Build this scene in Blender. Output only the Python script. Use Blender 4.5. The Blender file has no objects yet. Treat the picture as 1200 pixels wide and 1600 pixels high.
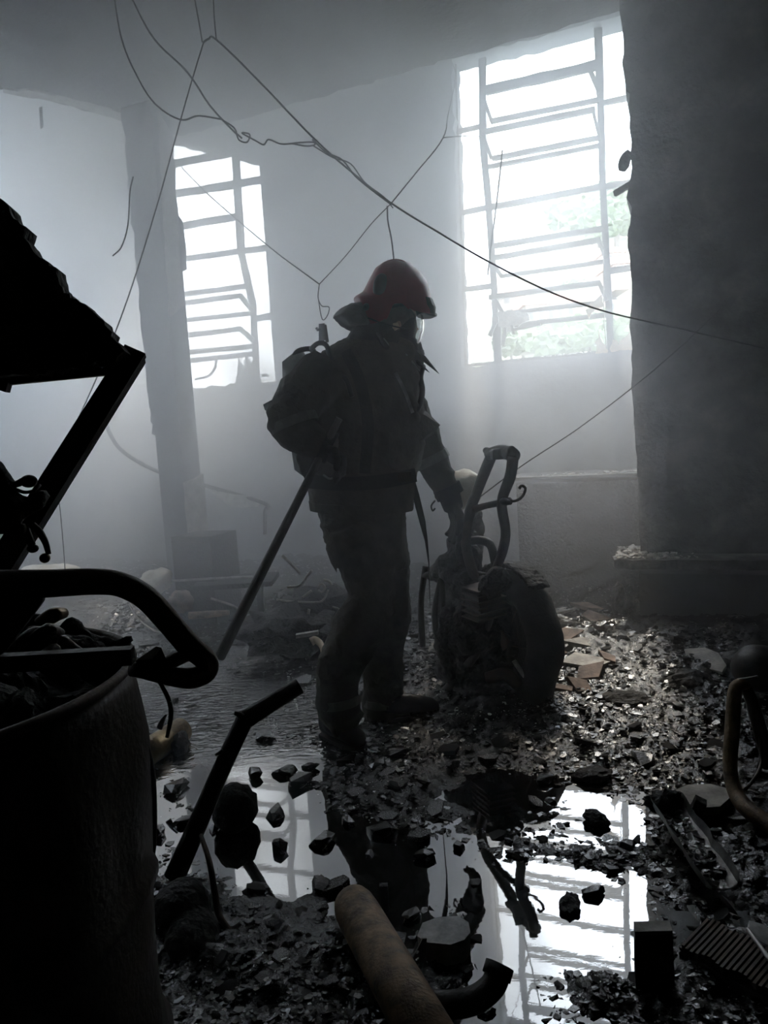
import bpy, bmesh, math, random
import numpy as np
from mathutils import Vector, Matrix, noise
from mathutils.geometry import tessellate_polygon
random.seed(7); np.random.seed(7)
SC = bpy.context.scene
COL = SC.collection

# ------------------------------------------------------------------ camera
FPX, PITCH, ROLL, CAMZ = 1155.0, math.radians(5.7), math.radians(3.6), 1.15
CAM = Vector((0, 0, CAMZ))
_f = Vector((0, math.cos(PITCH), -math.sin(PITCH)))
_r0 = Vector((1, 0, 0)); _u0 = Vector((0, math.sin(PITCH), math.cos(PITCH)))
_r = math.cos(ROLL)*_r0 - math.sin(ROLL)*_u0
_u = math.sin(ROLL)*_r0 + math.cos(ROLL)*_u0
cd = bpy.data.cameras.new('camera'); cam = bpy.data.objects.new('camera', cd); COL.objects.link(cam)
cd.sensor_fit = 'VERTICAL'; cd.sensor_height = 24.0; cd.lens = 24.0*FPX/1600
cd.clip_start = 0.02; cd.clip_end = 500
m = Matrix((_r, _u, -_f)).transposed().to_4x4(); m.translation = CAM
cam.matrix_world = m
SC.camera = cam

# ------------------------------------------------------------------ sky, sun, exposure
w = bpy.data.worlds.new('sky'); SC.world = w; w.use_nodes = True
nt = w.node_tree; bg = nt.nodes['Background']
bg.inputs['Color'].default_value = (0.76, 0.865, 1.0, 1); bg.inputs['Strength'].default_value = 14.0
sd = bpy.data.lights.new('sun', 'SUN'); sd.energy = 9.0; sd.angle = math.radians(6); sd.color = (1.0, .93, .80)
sun = bpy.data.objects.new('sun', sd); COL.objects.link(sun)
sun.rotation_euler = Vector((-0.14, -0.64, -0.75)).to_track_quat('-Z', 'Y').to_euler()
SC.view_settings.view_transform = 'Standard'; SC.view_settings.look = 'None'
SC.view_settings.gamma = 1.0; SC.view_settings.use_curve_mapping = False
SC.view_settings.exposure = 0.12
cy = SC.cycles
cy.use_denoising = True; cy.max_bounces = 9; cy.diffuse_bounces = 4; cy.glossy_bounces = 3
cy.transmission_bounces = 4; cy.volume_bounces = 5; cy.transparent_max_bounces = 8
cy.volume_step_rate = 1.0; cy.volume_max_steps = 64
cy.sample_clamp_indirect = 20.0; cy.caustics_reflective = False; cy.caustics_refractive = False

# ------------------------------------------------------------------ pixel -> world
YAW = math.radians(22)
WD = Vector((math.cos(YAW), -math.sin(YAW), 0))       # along the back wall, to the right
WN = Vector((-math.sin(YAW), -math.cos(YAW), 0))      # out of the back wall, into the room
W0 = Vector((0, 6.0, 0))
def ray(px, py): return _f + (px-600)/FPX*_r + (800-py)/FPX*_u
def P(px, py, Y):
    d = ray(px, py); return CAM + d*(Y/d.y)
def PZ(px, py, z=0.0):
    d = ray(px, py); return CAM + d*((z-CAMZ)/d.z)
def PW(px, py, off=0.0, o=W0):
    d = ray(px, py); q = o + WN*off
    return CAM + d*((q-CAM).dot(WN)/d.dot(WN))
def wl(p): return ((p-W0).dot(WD), p.z)               # wall-plane coordinates

# ------------------------------------------------------------------ materials
MATS = {}
def mat(name, c1, c2=None, rough=.7, metal=0., scale=6., bump=.3, bscale=60., bdist=.01, rough2=None, c3=None, spec=.5, contrast=(.35, .65)):
    if name in MATS: return MATS[name]
    M = bpy.data.materials.new(name); M.use_nodes = True; t = M.node_tree; N = t.nodes; L = t.links
    b = N['Principled BSDF']; b.inputs['Metallic'].default_value = metal
    b.inputs['Specular IOR Level'].default_value = spec
    tc = N.new('ShaderNodeTexCoord')
    n1 = N.new('ShaderNodeTexNoise'); n1.inputs['Scale'].default_value = scale; n1.inputs['Detail'].default_value = 6
    n1.inputs['Roughness'].default_value = .62
    L.new(tc.outputs['Object'], n1.inputs['Vector'])
    cr = N.new('ShaderNodeValToRGB'); L.new(n1.outputs['Fac'], cr.inputs['Fac'])
    cr.color_ramp.elements[0].position = contrast[0]; cr.color_ramp.elements[1].position = contrast[1]
    cr.color_ramp.elements[0].color = (*c1, 1); cr.color_ramp.elements[1].color = (*(c2 or c1), 1)
    if c3:
        e = cr.color_ramp.elements.new(min(.95, contrast[1]+.12)); e.color = (*c3, 1)
    L.new(cr.outputs['Color'], b.inputs['Base Color'])
    mr = N.new('ShaderNodeMapRange'); L.new(n1.outputs['Fac'], mr.inputs['Value'])
    mr.inputs['From Min'].default_value = .3; mr.inputs['From Max'].default_value = .7
    mr.inputs['To Min'].default_value = rough; mr.inputs['To Max'].default_value = rough if rough2 is None else rough2
    L.new(mr.outputs['Result'], b.inputs['Roughness'])
    if bump:
        n2 = N.new('ShaderNodeTexNoise'); n2.inputs['Scale'].default_value = bscale; n2.inputs['Detail'].default_value = 5
        L.new(tc.outputs['Object'], n2.inputs['Vector'])
        bp = N.new('ShaderNodeBump'); bp.inputs['Strength'].default_value = bump; bp.inputs['Distance'].default_value = bdist
        L.new(n2.outputs['Fac'], bp.inputs['Height']); L.new(bp.outputs['Normal'], b.inputs['Normal'])
    MATS[name] = M; return M
mat('soot_plaster', (.045, .046, .048), (.10, .10, .10), .9, scale=1.6, bump=.5, bscale=25, bdist=.02)
mat('wall_plaster', (.10, .11, .12), (.20, .21, .22), .9, scale=1.2, bump=.4, bscale=20, bdist=.02, c3=(.25, .24, .22))
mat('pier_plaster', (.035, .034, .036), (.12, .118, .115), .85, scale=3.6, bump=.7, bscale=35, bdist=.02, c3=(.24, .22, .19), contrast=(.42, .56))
mat('bare_plaster', (.30, .29, .27), (.50, .48, .45), .9, scale=14, bump=.6, bscale=60)
mat('concrete', (.32, .32, .31), (.60, .60, .58), .8, scale=25, bump=.6, bscale=160, bdist=.004)
mat('ash_board', (.18, .17, .155), (.46, .43, .385), .7, scale=12, bump=.4, bscale=90)
mat('terracotta', (.05, .038, .032), (.28, .195, .15), .8, scale=9, bump=.4, bscale=90)
mat('char', (.008, .008, .008), (.022, .021, .02), .75, scale=20, bump=1., bscale=60, bdist=.02)
mat('wet_char', (.003, .003, .003), (.010, .0095, .009), .10, scale=25, bump=.9, bscale=110, bdist=.008, rough2=.32, spec=1.0)
mat('wet_flake', (.005, .005, .005), (.030, .029, .027), .08, scale=30, bump=.35, bscale=160, bdist=.004, rough2=.34, spec=1.0)
mat('black_steel', (.010, .010, .010), (.035, .030, .026), .55, metal=.3, scale=18, bump=.4, bscale=120, bdist=.004)
mat('burnt_steel', (.03, .027, .025), (.10, .075, .055), .5, metal=.6, scale=14, bump=.4, bscale=120, bdist=.004, rough2=.7)
mat('window_steel', (.035, .035, .035), (.09, .085, .08), .8, metal=.1, scale=20, bump=.5, bscale=90, bdist=.005)
mat('rust', (.07, .05, .032), (.40, .29, .19), .38, metal=.35, scale=22, bump=.8, bscale=130, bdist=.004, rough2=.8, c3=(.34, .26, .19))
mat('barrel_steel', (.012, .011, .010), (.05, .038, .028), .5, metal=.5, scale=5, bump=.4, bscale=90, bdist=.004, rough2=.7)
mat('brass', (.07, .05, .03), (.30, .22, .12), .35, metal=.7, scale=20, bump=.2)
mat('aluminium', (.25, .24, .23), (.50, .49, .47), .4, metal=.8, scale=25, bump=.4, bscale=120, bdist=.004)
mat('char_metal', (.03, .028, .026), (.24, .22, .20), .35, metal=.6, scale=22, bump=.5, bscale=110, bdist=.006)
mat('wire', (.02, .02, .022), (.05, .05, .05), .6, scale=40, bump=0)
mat('rubber', (.008, .008, .008), (.03, .028, .026), .75, scale=12, bump=.6, bscale=80, bdist=.006)
mat('coat', (.058, .054, .040), (.10, .092, .068), .9, scale=14, bump=.7, bscale=45, bdist=.012)
mat('coat_dark', (.020, .020, .022), (.045, .043, .040), .8, scale=20, bump=.4, bscale=80)
mat('reflective_tape', (.10, .10, .08), (.17, .17, .13), .5, scale=30, bump=.2)
mat('red_helmet', (.26, .006, .018), (.38, .010, .030), .38, scale=9, bump=.08, bscale=60)
mat('mask_rubber', (.010, .010, .011), (.02, .02, .02), .45, scale=20, bump=.2)
mat('skin', (.36, .22, .16), (.45, .29, .21), .6, scale=20, bump=.2)
mat('balaclava', (.10, .085, .07), (.16, .14, .115), .9, scale=30, bump=.4)
mat('nape_cloth', (.16, .17, .16), (.28, .29, .27), .6, scale=14, bump=.4, bscale=50)
mat('pole', (.045, .038, .032), (.09, .075, .06), .6, scale=10, bump=.3)
mat('foliage', (.06, .085, .045), (.12, .15, .08), .8, scale=1.5, bump=0)
mat('bark', (.06, .05, .04), (.10, .08, .06), .9, scale=4)
mat('hill_grass', (.10, .12, .075), (.19, .19, .14), .95, scale=.12, bump=0)
mat('house_wall', (.24, .20, .17), (.30, .26, .22), .9, scale=.5, bump=0)
mat('house_pink', (.22, .15, .13), (.27, .19, .16), .9, scale=.5, bump=0)
mat('house_roof', (.20, .10, .07), (.30, .16, .11), .9, scale=1, bump=0)
mat('house_glass', (.03, .035, .04), (.05, .05, .06), .2, scale=1, bump=0)
mat('tan_cloth', (.42, .33, .22), (.62, .50, .36), .9, scale=12, bump=.3)
mat('pale_melt', (.40, .40, .38), (.66, .65, .62), .8, scale=20, bump=.5)
mat('tank_white', (.50, .46, .38), (.68, .64, .55), .6, scale=8, bump=.3, contrast=(.3, .5))
# clear lens
g = bpy.data.materials.new('clear_lens'); g.use_nodes = True
b = g.node_tree.nodes['Principled BSDF']; b.inputs['Transmission Weight'].default_value = 1; b.inputs['Roughness'].default_value = .08
b.inputs['Base Color'].default_value = (.85, .88, .86, 1); b.inputs['IOR'].default_value = 1.1; MATS['clear_lens'] = g
# puddle water: dark body, mirror coat, ripples where the water still runs (world-space area by the firefighter)
wm = bpy.data.materials.new('water'); wm.use_nodes = True; t = wm.node_tree; N = t.nodes; L = t.links
b = N['Principled BSDF']; b.inputs['Base Color'].default_value = (.012, .012, .012, 1); b.inputs['Roughness'].default_value = .015
b.inputs['IOR'].default_value = 3.1; b.inputs['Specular IOR Level'].default_value = .5
geo = N.new('ShaderNodeNewGeometry'); sx = N.new('ShaderNodeSeparateXYZ'); L.new(geo.outputs['Position'], sx.inputs[0])
mr = N.new('ShaderNodeMapRange'); mr.interpolation_type = 'SMOOTHSTEP'
mr.inputs['From Min'].default_value = 2.45; mr.inputs['From Max'].default_value = 3.1; mr.inputs['To Min'].default_value = .0015; mr.inputs['To Max'].default_value = .8
L.new(sx.outputs['Y'], mr.inputs['Value'])
tn = N.new('ShaderNodeTexNoise'); tn.inputs['Scale'].default_value = 16; tn.inputs['Detail'].default_value = 3; tn.inputs['Distortion'].default_value = .8
mp = N.new('ShaderNodeMapping'); mp.inputs['Scale'].default_value = (1, 2.4, 1)
L.new(geo.outputs['Position'], mp.inputs['Vector']); L.new(mp.outputs['Vector'], tn.inputs['Vector'])
bp = N.new('ShaderNodeBump'); bp.inputs['Distance'].default_value = .045
L.new(tn.outputs['Fac'], bp.inputs['Height']); L.new(mr.outputs['Result'], bp.inputs['Strength']); L.new(bp.outputs['Normal'], b.inputs['Normal'])
MATS['water'] = wm

# ------------------------------------------------------------------ object helpers
ORG = {}
def _link(o, parent, label, cat, group, kind):
    COL.objects.link(o)
    if parent is not None: o.parent = parent
    if label: o['label'] = label
    if cat: o['category'] = cat
    if group: o['group'] = group
    if kind: o['kind'] = kind
def thing(name, label, cat, base, group=None, kind=None):
    o = bpy.data.objects.new(name, None); o.empty_display_size = .1
    _link(o, None, label, cat, group, kind); o.location = base; ORG[o.name] = Vector(base); return o
def obj(name, geo, material, parent=None, label=None, cat=None, group=None, kind=None, smooth=False, base=None):
    vs, fs = geo
    vs = np.array([tuple(v) for v in vs], dtype=float)
    if parent is not None: org = ORG[parent.name]
    else:
        org = Vector(base) if base is not None else Vector(((vs[:, 0].min()+vs[:, 0].max())/2, (vs[:, 1].min()+vs[:, 1].max())/2, vs[:, 2].min()))
    me = bpy.data.meshes.new(name)
    me.from_pydata((vs-np.array(org)).tolist(), [], [tuple(f) for f in fs]); me.update()
    if smooth: me.shade_smooth()
    if material: me.materials.append(MATS[material] if isinstance(material, str) else material)
    o = bpy.data.objects.new(name, me); _link(o, parent, label, cat, group, kind)
    if parent is None: o.location = org
    ORG[o.name] = org
    return o
def fixn(geo):
    bm = bmesh.new(); vs = [bm.verts.new(tuple(v)) for v in geo[0]]
    for f in geo[1]:
        try: bm.faces.new([vs[i] for i in f])
        except ValueError: pass
    bmesh.ops.recalc_face_normals(bm, faces=bm.faces); bm.verts.index_update()
    r = ([v.co.copy() for v in bm.verts], [[v.index for v in f.verts] for f in bm.faces]); bm.free(); return r
def join(*gs):
    V, F = [], []
    for v, f in gs:
        n = len(V); V += [Vector(p) for p in v]; F += [[i+n for i in q] for q in f]
    return V, F
def frame(d, up=Vector((0, 0, 1))):
    d = d.normalized()
    if abs(d.dot(up)) > .98: up = Vector((0, 1, 0)) if abs(d.y) < .9 else Vector((1, 0, 0))
    s = d.cross(up).normalized(); u = s.cross(d).normalized(); return s, u
def box(c, sx, sy, sz, X=Vector((1, 0, 0)), Y=Vector((0, 1, 0)), Z=Vector((0, 0, 1))):
    c = Vector(c); V = [c + X*(sx/2*a) + Y*(sy/2*b_) + Z*(sz/2*e) for a in (-1, 1) for b_ in (-1, 1) for e in (-1, 1)]
    return V, [[0, 1, 3, 2], [4, 6, 7, 5], [0, 4, 5, 1], [2, 3, 7, 6], [0, 2, 6, 4], [1, 5, 7, 3]]
def bar(p0, p1, w_, h_, up=Vector((0, 0, 1)), jag=0., seg=1):
    """rectangular bar: w_ across (along side vector), h_ along up"""
    s, u = frame(p1-p0, up); V = []; F = []
    for k in range(seg+1):
        c = p0.lerp(p1, k/seg)
        j = [1+random.uniform(-jag, jag) for _ in range(4)]
        V += [c+s*(w_/2*j[0])+u*(h_/2*j[1]), c-s*(w_/2*j[0])+u*(h_/2*j[2]), c-s*(w_/2)-u*(h_/2*j[3]), c+s*(w_/2*j[1])-u*(h_/2*j[0])]
    for k in range(seg):
        for i in range(4): F.append([4*k+i, 4*k+(i+1) % 4, 4*k+4+(i+1) % 4, 4*k+4+i])
    F += [[3, 2, 1, 0], [4*seg, 4*seg+1, 4*seg+2, 4*seg+3]]
    return V, F
def spline(pts, n=6):
    pts = [Vector(p) for p in pts]
    if len(pts) < 3: return pts
    out = []
    q = [2*pts[0]-pts[1]] + pts + [2*pts[-1]-pts[-2]]
    for i in range(1, len(q)-2):
        for k in range(n):
            t_ = k/n; a, b_, c, d = q[i-1], q[i], q[i+1], q[i+2]
            out.append(.5*((2*b_)+(c-a)*t_+(2*a-5*b_+4*c-d)*t_*t_+(3*b_-a-3*c+d)*t_**3))
    out.append(pts[-1]); return out
def tube(pts, r, seg=8, ell=1.0, cap=True, round_=False):
    pts = [Vector(p) for p in pts]; n = len(pts)
    rs = r if isinstance(r, (list, tuple)) else [r]*n
    if len(rs) != n: rs = list(np.interp(np.linspace(0, 1, n), np.linspace(0, 1, len(rs)), rs))
    V, F = [], []; s = None
    for i, p in enumerate(pts):
        d = (pts[min(i+1, n-1)]-pts[max(i-1, 0)])
        if d.length < 1e-9: d = Vector((0, 0, 1))
        d.normalize()
        if s is None: s, u = frame(d)
        else:
            s = (s-d*s.dot(d)).normalized(); u = d.cross(s)*-1; u = s.cross(d)
        for k in range(seg):
            a = 2*math.pi*k/seg; V.append(p+s*(math.cos(a)*rs[i])+u*(math.sin(a)*rs[i]*ell))
    for i in range(n-1):
        for k in range(seg):
            F.append([i*seg+k, i*seg+(k+1) % seg, (i+1)*seg+(k+1) % seg, (i+1)*seg+k])
    if cap:
        if round_:
            V.append(pts[0]-(pts[1]-pts[0]).normalized()*rs[0]*.7); V.append(pts[-1]+(pts[-1]-pts[-2]).normalized()*rs[-1]*.7)
            a, b_ = len(V)-2, len(V)-1
            for k in range(seg): F.append([a, (k+1) % seg, k]); F.append([b_, (n-1)*seg+k, (n-1)*seg+(k+1) % seg])
        else: F += [[seg-1-k for k in range(seg)], [(n-1)*seg+k for k in range(seg)]]
    return V, F
def pipe(pts, r, th, seg=20):
    """open-ended hollow pipe"""
    n = len(pts); a = tube(pts, r, seg, cap=False); b_ = tube(pts, r-th, seg, cap=False)
    V = list(a[0])+list(b_[0]); o = n*seg; F = list(a[1])+[[i+o for i in reversed(f)] for f in b_[1]]
    for k in range(seg):
        k2 = (k+1) % seg; F.append([k, o+k, o+k2, k2]); e = (n-1)*seg; F.append([e+k, e+k2, o+e+k2, o+e+k])
    return V, F
def lathe(base, axis, prof, seg=24):
    s, u = frame(axis); axis = axis.normalized(); V = []; F = []
    for (r, h) in prof:
        for k in range(seg):
            a = 2*math.pi*k/seg; V.append(base+axis*h+s*(math.cos(a)*r)+u*(math.sin(a)*r))
    for i in range(len(prof)-1):
        for k in range(seg): F.append([i*seg+k, i*seg+(k+1) % seg, (i+1)*seg+(k+1) % seg, (i+1)*seg+k])
    return V, F
def plate(o, X, Y, outline, th, holes=()):
    """flat plate of thickness th behind the (o,X,Y) plane; outline / holes in plane coordinates"""
    Nn = X.cross(Y).normalized(); loops = [outline]+list(holes); pts = [q for l in loops for q in l]
    tris = tessellate_polygon([[Vector((a, b_, 0)) for a, b_ in l] for l in loops])
    V = [o+X*a+Y*b_ for a, b_ in pts]; n = len(V); V += [v-Nn*th for v in V]
    F = [list(t_) for t_ in tris]+[[i+n for i in reversed(t_)] for t_ in tris]; k0 = 0
    for l in loops:
        for i in range(len(l)):
            j = (i+1) % len(l); F.append([k0+i, k0+j, k0+j+n, k0+i+n])
        k0 += len(l)
    return fixn((V, F))
def jag(pts, step=.05, amp=.012, closed=True):
    out = []; n = len(pts)
    for i in range(n if closed else n-1):
        a, b_ = Vector(pts[i]), Vector(pts[(i+1) % n]); L_ = (b_-a).length; k = max(1, int(L_/step))
        nrm = Vector((-(b_-a).y, (b_-a).x)).normalized() if L_ > 0 else Vector((0, 0))
        for q in range(k):
            p = a.lerp(b_, q/k)
            if q: p = p+nrm*random.gauss(0, amp)+(b_-a)/k*random.uniform(-.3, .3)
            out.append((p.x, p.y))
    return out
def hull(pts):
    bm = bmesh.new()
    for p in pts: bm.verts.new(p)
    r = bmesh.ops.convex_hull(bm, input=bm.verts)
    bmesh.ops.delete(bm, geom=[v for v in bm.verts if not v.link_faces], context='VERTS')
    bmesh.ops.recalc_face_normals(bm, faces=bm.faces); bm.verts.index_update()
    g_ = ([v.co.copy() for v in bm.verts], [[v.index for v in f.verts] for f in bm.faces]); bm.free(); return g_
def chunk(n=14, flat=.5):
    ps = []
    for _ in range(n):
        v = Vector((random.gauss(0, 1), random.gauss(0, 1), random.gauss(0, 1))).normalized()*random.uniform(.75, 1)
        v.z = max(-.8, min(.8, v.z*1.3)); ps.append(Vector((v.x*.5, v.y*.5, v.z*.5*flat)))
    return hull(ps)
def slabchunk(n=7, th=.16):
    ps = []
    for i in range(n):
        a = 2*math.pi*(i+random.uniform(-.25, .25))/n; r = random.uniform(.38, .52)
        for z in (-1, 1): ps.append(Vector((math.cos(a)*r*(1+.06*z), math.sin(a)*r, z*th/2*random.uniform(.8, 1.2))))
    return hull(ps)
def lump(seed, sub=3, amp=.35, fr=2.2, scale=(1, 1, 1)):
    bm = bmesh.new(); bmesh.ops.create_icosphere(bm, subdivisions=sub, radius=.5); s_ = Vector((seed*3.1, seed*1.7, seed))
    for v in bm.verts:
        n_ = noise.fractal(v.co*fr*2+s_, 1., 2., 4)
        v.co *= 1+amp*n_
        v.co = Vector((v.co.x*scale[0], v.co.y*scale[1], v.co.z*scale[2]))
    bm.verts.index_update(); g_ = ([v.co.copy() for v in bm.verts], [[v.index for v in f.verts] for f in bm.faces]); bm.free(); return g_
def xform(geo, M): return [M @ Vector(v) for v in geo[0]], geo[1]
def TRS(p, rot=(0, 0, 0), s=(1, 1, 1)):
    from mathutils import Euler
    return Matrix.Translation(p) @ Euler(rot).to_matrix().to_4x4() @ Matrix.Diagonal((*s, 1))
def remesh(geo, voxel, smooth_it=4, disp=None, decimate=None):
    me = bpy.data.meshes.new('tmp'); me.from_pydata([tuple(v) for v in geo[0]], [], [tuple(f) for f in geo[1]]); me.update()
    o = bpy.data.objects.new('tmp', me); COL.objects.link(o)
    r = o.modifiers.new('r', 'REMESH'); r.mode = 'VOXEL'; r.voxel_size = voxel
    if smooth_it:
        s_ = o.modifiers.new('s', 'SMOOTH'); s_.iterations = smooth_it; s_.factor = .5
    if decimate:
        d_ = o.modifiers.new('d', 'DECIMATE'); d_.ratio = decimate
    e = o.evaluated_get(bpy.context.evaluated_depsgraph_get()); m2 = e.to_mesh()
    V = [v.co.copy() for v in m2.vertices]; Nn = [v.normal.copy() for v in m2.vertices]; F = [list(p.vertices) for p in m2.polygons]
    e.to_mesh_clear(); bpy.data.objects.remove(o); bpy.data.meshes.remove(me)
    if disp: V = [v+n_*disp(v, n_) for v, n_ in zip(V, Nn)]
    return V, F
# value-noise for arrays
def vnoise(x, y, seed=0):
    xi = np.floor(x).astype(int); yi = np.floor(y).astype(int); xf = x-xi; yf = y-yi
    def h(a, b_):
        n_ = (a*374761393 + b_*668265263 + seed*974634777) & 0xffffffff
        n_ = ((n_ ^ (n_ >> 13))*1274126177) & 0xffffffff
        return ((n_ ^ (n_ >> 16)) & 0xffff)/65535.
    u_ = xf*xf*(3-2*xf); v_ = yf*yf*(3-2*yf)
    return (h(xi, yi)*(1-u_)+h(xi+1, yi)*u_)*(1-v_)+(h(xi, yi+1)*(1-u_)+h(xi+1, yi+1)*u_)*v_
def fbm(x, y, f, o=4, seed=0):
    s_ = 0; a = 1.; tt = 0
    for k in range(o):
        s_ = s_+a*vnoise(x*f, y*f, seed+k*17); tt += a; a *= .55; f *= 2.03
    return s_/tt

# ================================================================== SETTING
XL, XR, YN, ZC = -4.2, 3.7, -1.8, 4.22
U0, U1 = -9.0, 5.5
def wp(px, py, off=0): return wl(PW(px, py, off))
hole_r = [wp(706, 92), wp(972, 24), wp(1048, 4), wp(1044, 540), wp(985, 547), wp(860, 560), wp(733, 572), wp(721, 574)]
hole_l = [wp(212, 300), wp(240, 212), wp(283, 222), wp(407, 250), wp(413, 330), wp(419, 392), wp(434, 597), wp(380, 600), wp(310, 606), wp(215, 600)]
HR = jag(hole_r, .06, .006); HL = jag(hole_l, .06, .007)
EX = Vector((1, 0, 0)); EY = Vector((0, 1, 0)); EZ = Vector((0, 0, 1))
obj('wall_back', plate(W0, WD, EZ, [(U0, 0-.1), (U1, -.1), (U1, ZC), (U0, ZC)], .22, [HR, HL]), 'wall_plaster', kind='structure')
obj('wall_left', plate(Vector((XL, 0, 0)), Vector((0, 1, 0)), EZ, [(YN, -.1), (7.9, -.1), (7.9, ZC), (YN, ZC)], -.2,
    [jag([(5.2, 1.62), (6.2, 1.62), (6.2, 4.0), (5.2, 4.0)], .1, .008)]), 'wall_plaster', kind='structure')
obj('wall_right', box((XR+.1, 2, ZC/2), .2, 10, ZC+.2), 'soot_plaster', kind='structure')
obj('wall_near', box((0, YN, ZC/2), 9, .2, ZC+.2), 'soot_plaster', kind='structure')
def foot(m=0., y0=YN, mx=0.):
    # room footprint up to the back wall, pulled in by m from it and mx from the side walls
    yb = lambda x: 6.0-math.tan(YAW)*x-m/math.cos(YAW)
    return [(XL+mx, y0), (XR-mx, y0), (XR-mx, yb(XR-mx)), (XL+mx, yb(XL+mx))]
obj('ceiling', plate(Vector((0, 0, ZC)), EX, EY, foot(-.2, YN, -.1), -.2), 'soot_plaster', kind='structure')
# the deep lowered slab overhead: its far edge is the jagged beam edge
ZS = 3.45
def s2(px, py): v = PZ(px, py, ZS); return (v.x, v.y)
a_ = s2(968, 17); b_ = s2(380, 186); c_ = s2(285, 213); d_ = s2(196, 188); e_ = s2(5, 140)
ex = (Vector(a_)-Vector(b_))*.9+Vector(a_)
far = [tuple(Vector(a_)+(Vector(a_)-Vector(b_)).normalized()*2.6), a_, b_, c_, d_, e_, (XL+.1, Vector(e_).y-1.2)]
farj = []
for i in range(len(far)-1):
    farj += jag([far[i], far[i+1]], .07, .012, closed=False)
farj.append(far[-1])
out = farj+[(XL+.1, YN+.1), (XR, YN+.1)]
obj('trim_1', plate(Vector((0, 0, ZS)), EX, EY, out, -.75), 'soot_plaster', kind='structure')
# strip of bare plaster hanging under the slab edge left of the column
pp = [PZ(5, 143, ZS-.004), PZ(100, 160, ZS-.004), PZ(200, 190, ZS-.004), PZ(196, 176, ZS-.004), PZ(120, 158, ZS-.004), PZ(60, 142, ZS-.004), PZ(4, 137, ZS-.004)]
obj('plaster_edge', plate(Vector((0, 0, ZS-.012)), EX, EY, jag([(p.x, p.y) for p in pp], .06, .008), -.02), 'bare_plaster', kind='structure')

# pier on the right: ragged left edge
pe = P(985, 300, 4.08); PO = Vector((pe.x, pe.y, 0))
prof = [(968, 0), (968, 18), (974, 60), (977, 142), (984, 146), (985, 240), (983, 290), (984, 400), (987, 470), (983, 510), (985, 520), (988, 620), (993, 700), (998, 800), (1001, 900), (1003, 960)]
lft = []
for px, py in prof:
    v = PW(px, py, 0, PO); lft.append(((v-PO).dot(WD), max(-.1, v.z)))
lft[0] = (lft[1][0], ZS+.1)
lj = jag(lft, .06, .006, closed=False)+[(lft[-1][0]+.005, -.1)]
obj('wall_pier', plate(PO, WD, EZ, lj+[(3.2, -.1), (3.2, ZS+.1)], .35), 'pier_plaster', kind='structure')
# dark broken lumps on the pier's edge (hinge stubs of the burnt frame)
t_ = thing('frame_stub', 'charred frame stub jutting from the pier edge beside the right window', 'frame stub', PW(978, 250, -.06, PO))
obj('bracket', xform(lump(3, 2, .3), TRS(PW(976, 252, -.06, PO), (0, .3, 0), (.07, .06, .12))), 'char', t_)
obj('rod', bar(PW(960, 303, -.1, PO), PW(990, 285, -.05, PO), .02, .03), 'black_steel', t_)

# low concrete plinth against the pier
pa = PZ(960, 889, .37); 
def al(o, u_, n_, z): return o+WD*u_+WN*n_+EZ*z
pl = thing('trim_2', None, None, (pa.x+1, pa.y, 0), kind='structure')
ov = [(0, 0), (2.6, 0), (2.6, .5), (.09, .5), (.03, .30), (-.02, .12)]
po = Vector((pa.x, pa.y, .37))
obj('plinth_top', plate(po, WD, -WN, jag(ov, .05, .008), -.05), 'pier_plaster', pl)
obj('plinth_body', box(po+WD*1.42-WN*.3+EZ*-.24, 2.6, .45, .4, WD, WN, EZ), 'soot_plaster', pl)
def scatter(name, label, n, fn, mt, szr=(.008, .03), flat=.4, kind='stuff', cat='rubble', parent=None):
    """many small angular bits joined into one uncountable mass"""
    V = []; F = []; protos = [chunk(8, flat) for _ in range(8)]+[slabchunk(5, .2) for _ in range(6)]
    for i in range(n):
        p = fn();
        if p is None: continue
        g_ = random.choice(protos); s_ = random.uniform(*szr)**1; s_ = szr[0]+(szr[1]-szr[0])*random.random()**2.2
        M_ = TRS(p, (random.gauss(0, .25), random.gauss(0, .25), random.uniform(0, 6.28)), (s_*random.uniform(.7, 1.5), s_, s_*random.uniform(.6, 1.2)))
        k = len(V); V += [M_ @ v for v in g_[0]]; F += [[q+k for q in f] for f in g_[1]]
    return obj(name, (V, F), mt, parent, label=label, cat=cat, kind=kind)
scatter('plaster_bits', 'pale broken plaster bits scattered on the low dark plinth', 380,
        lambda: po+WD*abs(random.gauss(.10, .13))-WN*random.uniform(.02, .42)+EZ*.056, 'bare_plaster', (.01, .045))
# counter along the back wall
ca = PZ(806, 746, .84); 
obj('trim_3', box(Vector((ca.x, ca.y, .40))+WD*1.2-WN*.22, 2.4, .44, .80, WD, WN, EZ), 'char', kind='structure')
obj('trim_4', plate(Vector((ca.x, ca.y, .84)), WD, -WN, jag([(-.05, -.03), (2.4, -.03), (2.4, .46), (-.05, .46)], .1, .006), .02), 'soot_plaster', kind='structure')
scatter('ash_bits', 'white burnt scraps on the counter top below the right window', 45,
        lambda: Vector((ca.x, ca.y, .845))+WD*random.choice([random.gauss(.27, .07), random.gauss(.62, .07), random.uniform(.1, .8)])-WN*random.uniform(0, .16), 'pale_melt', (.012, .06), .3)

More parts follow.
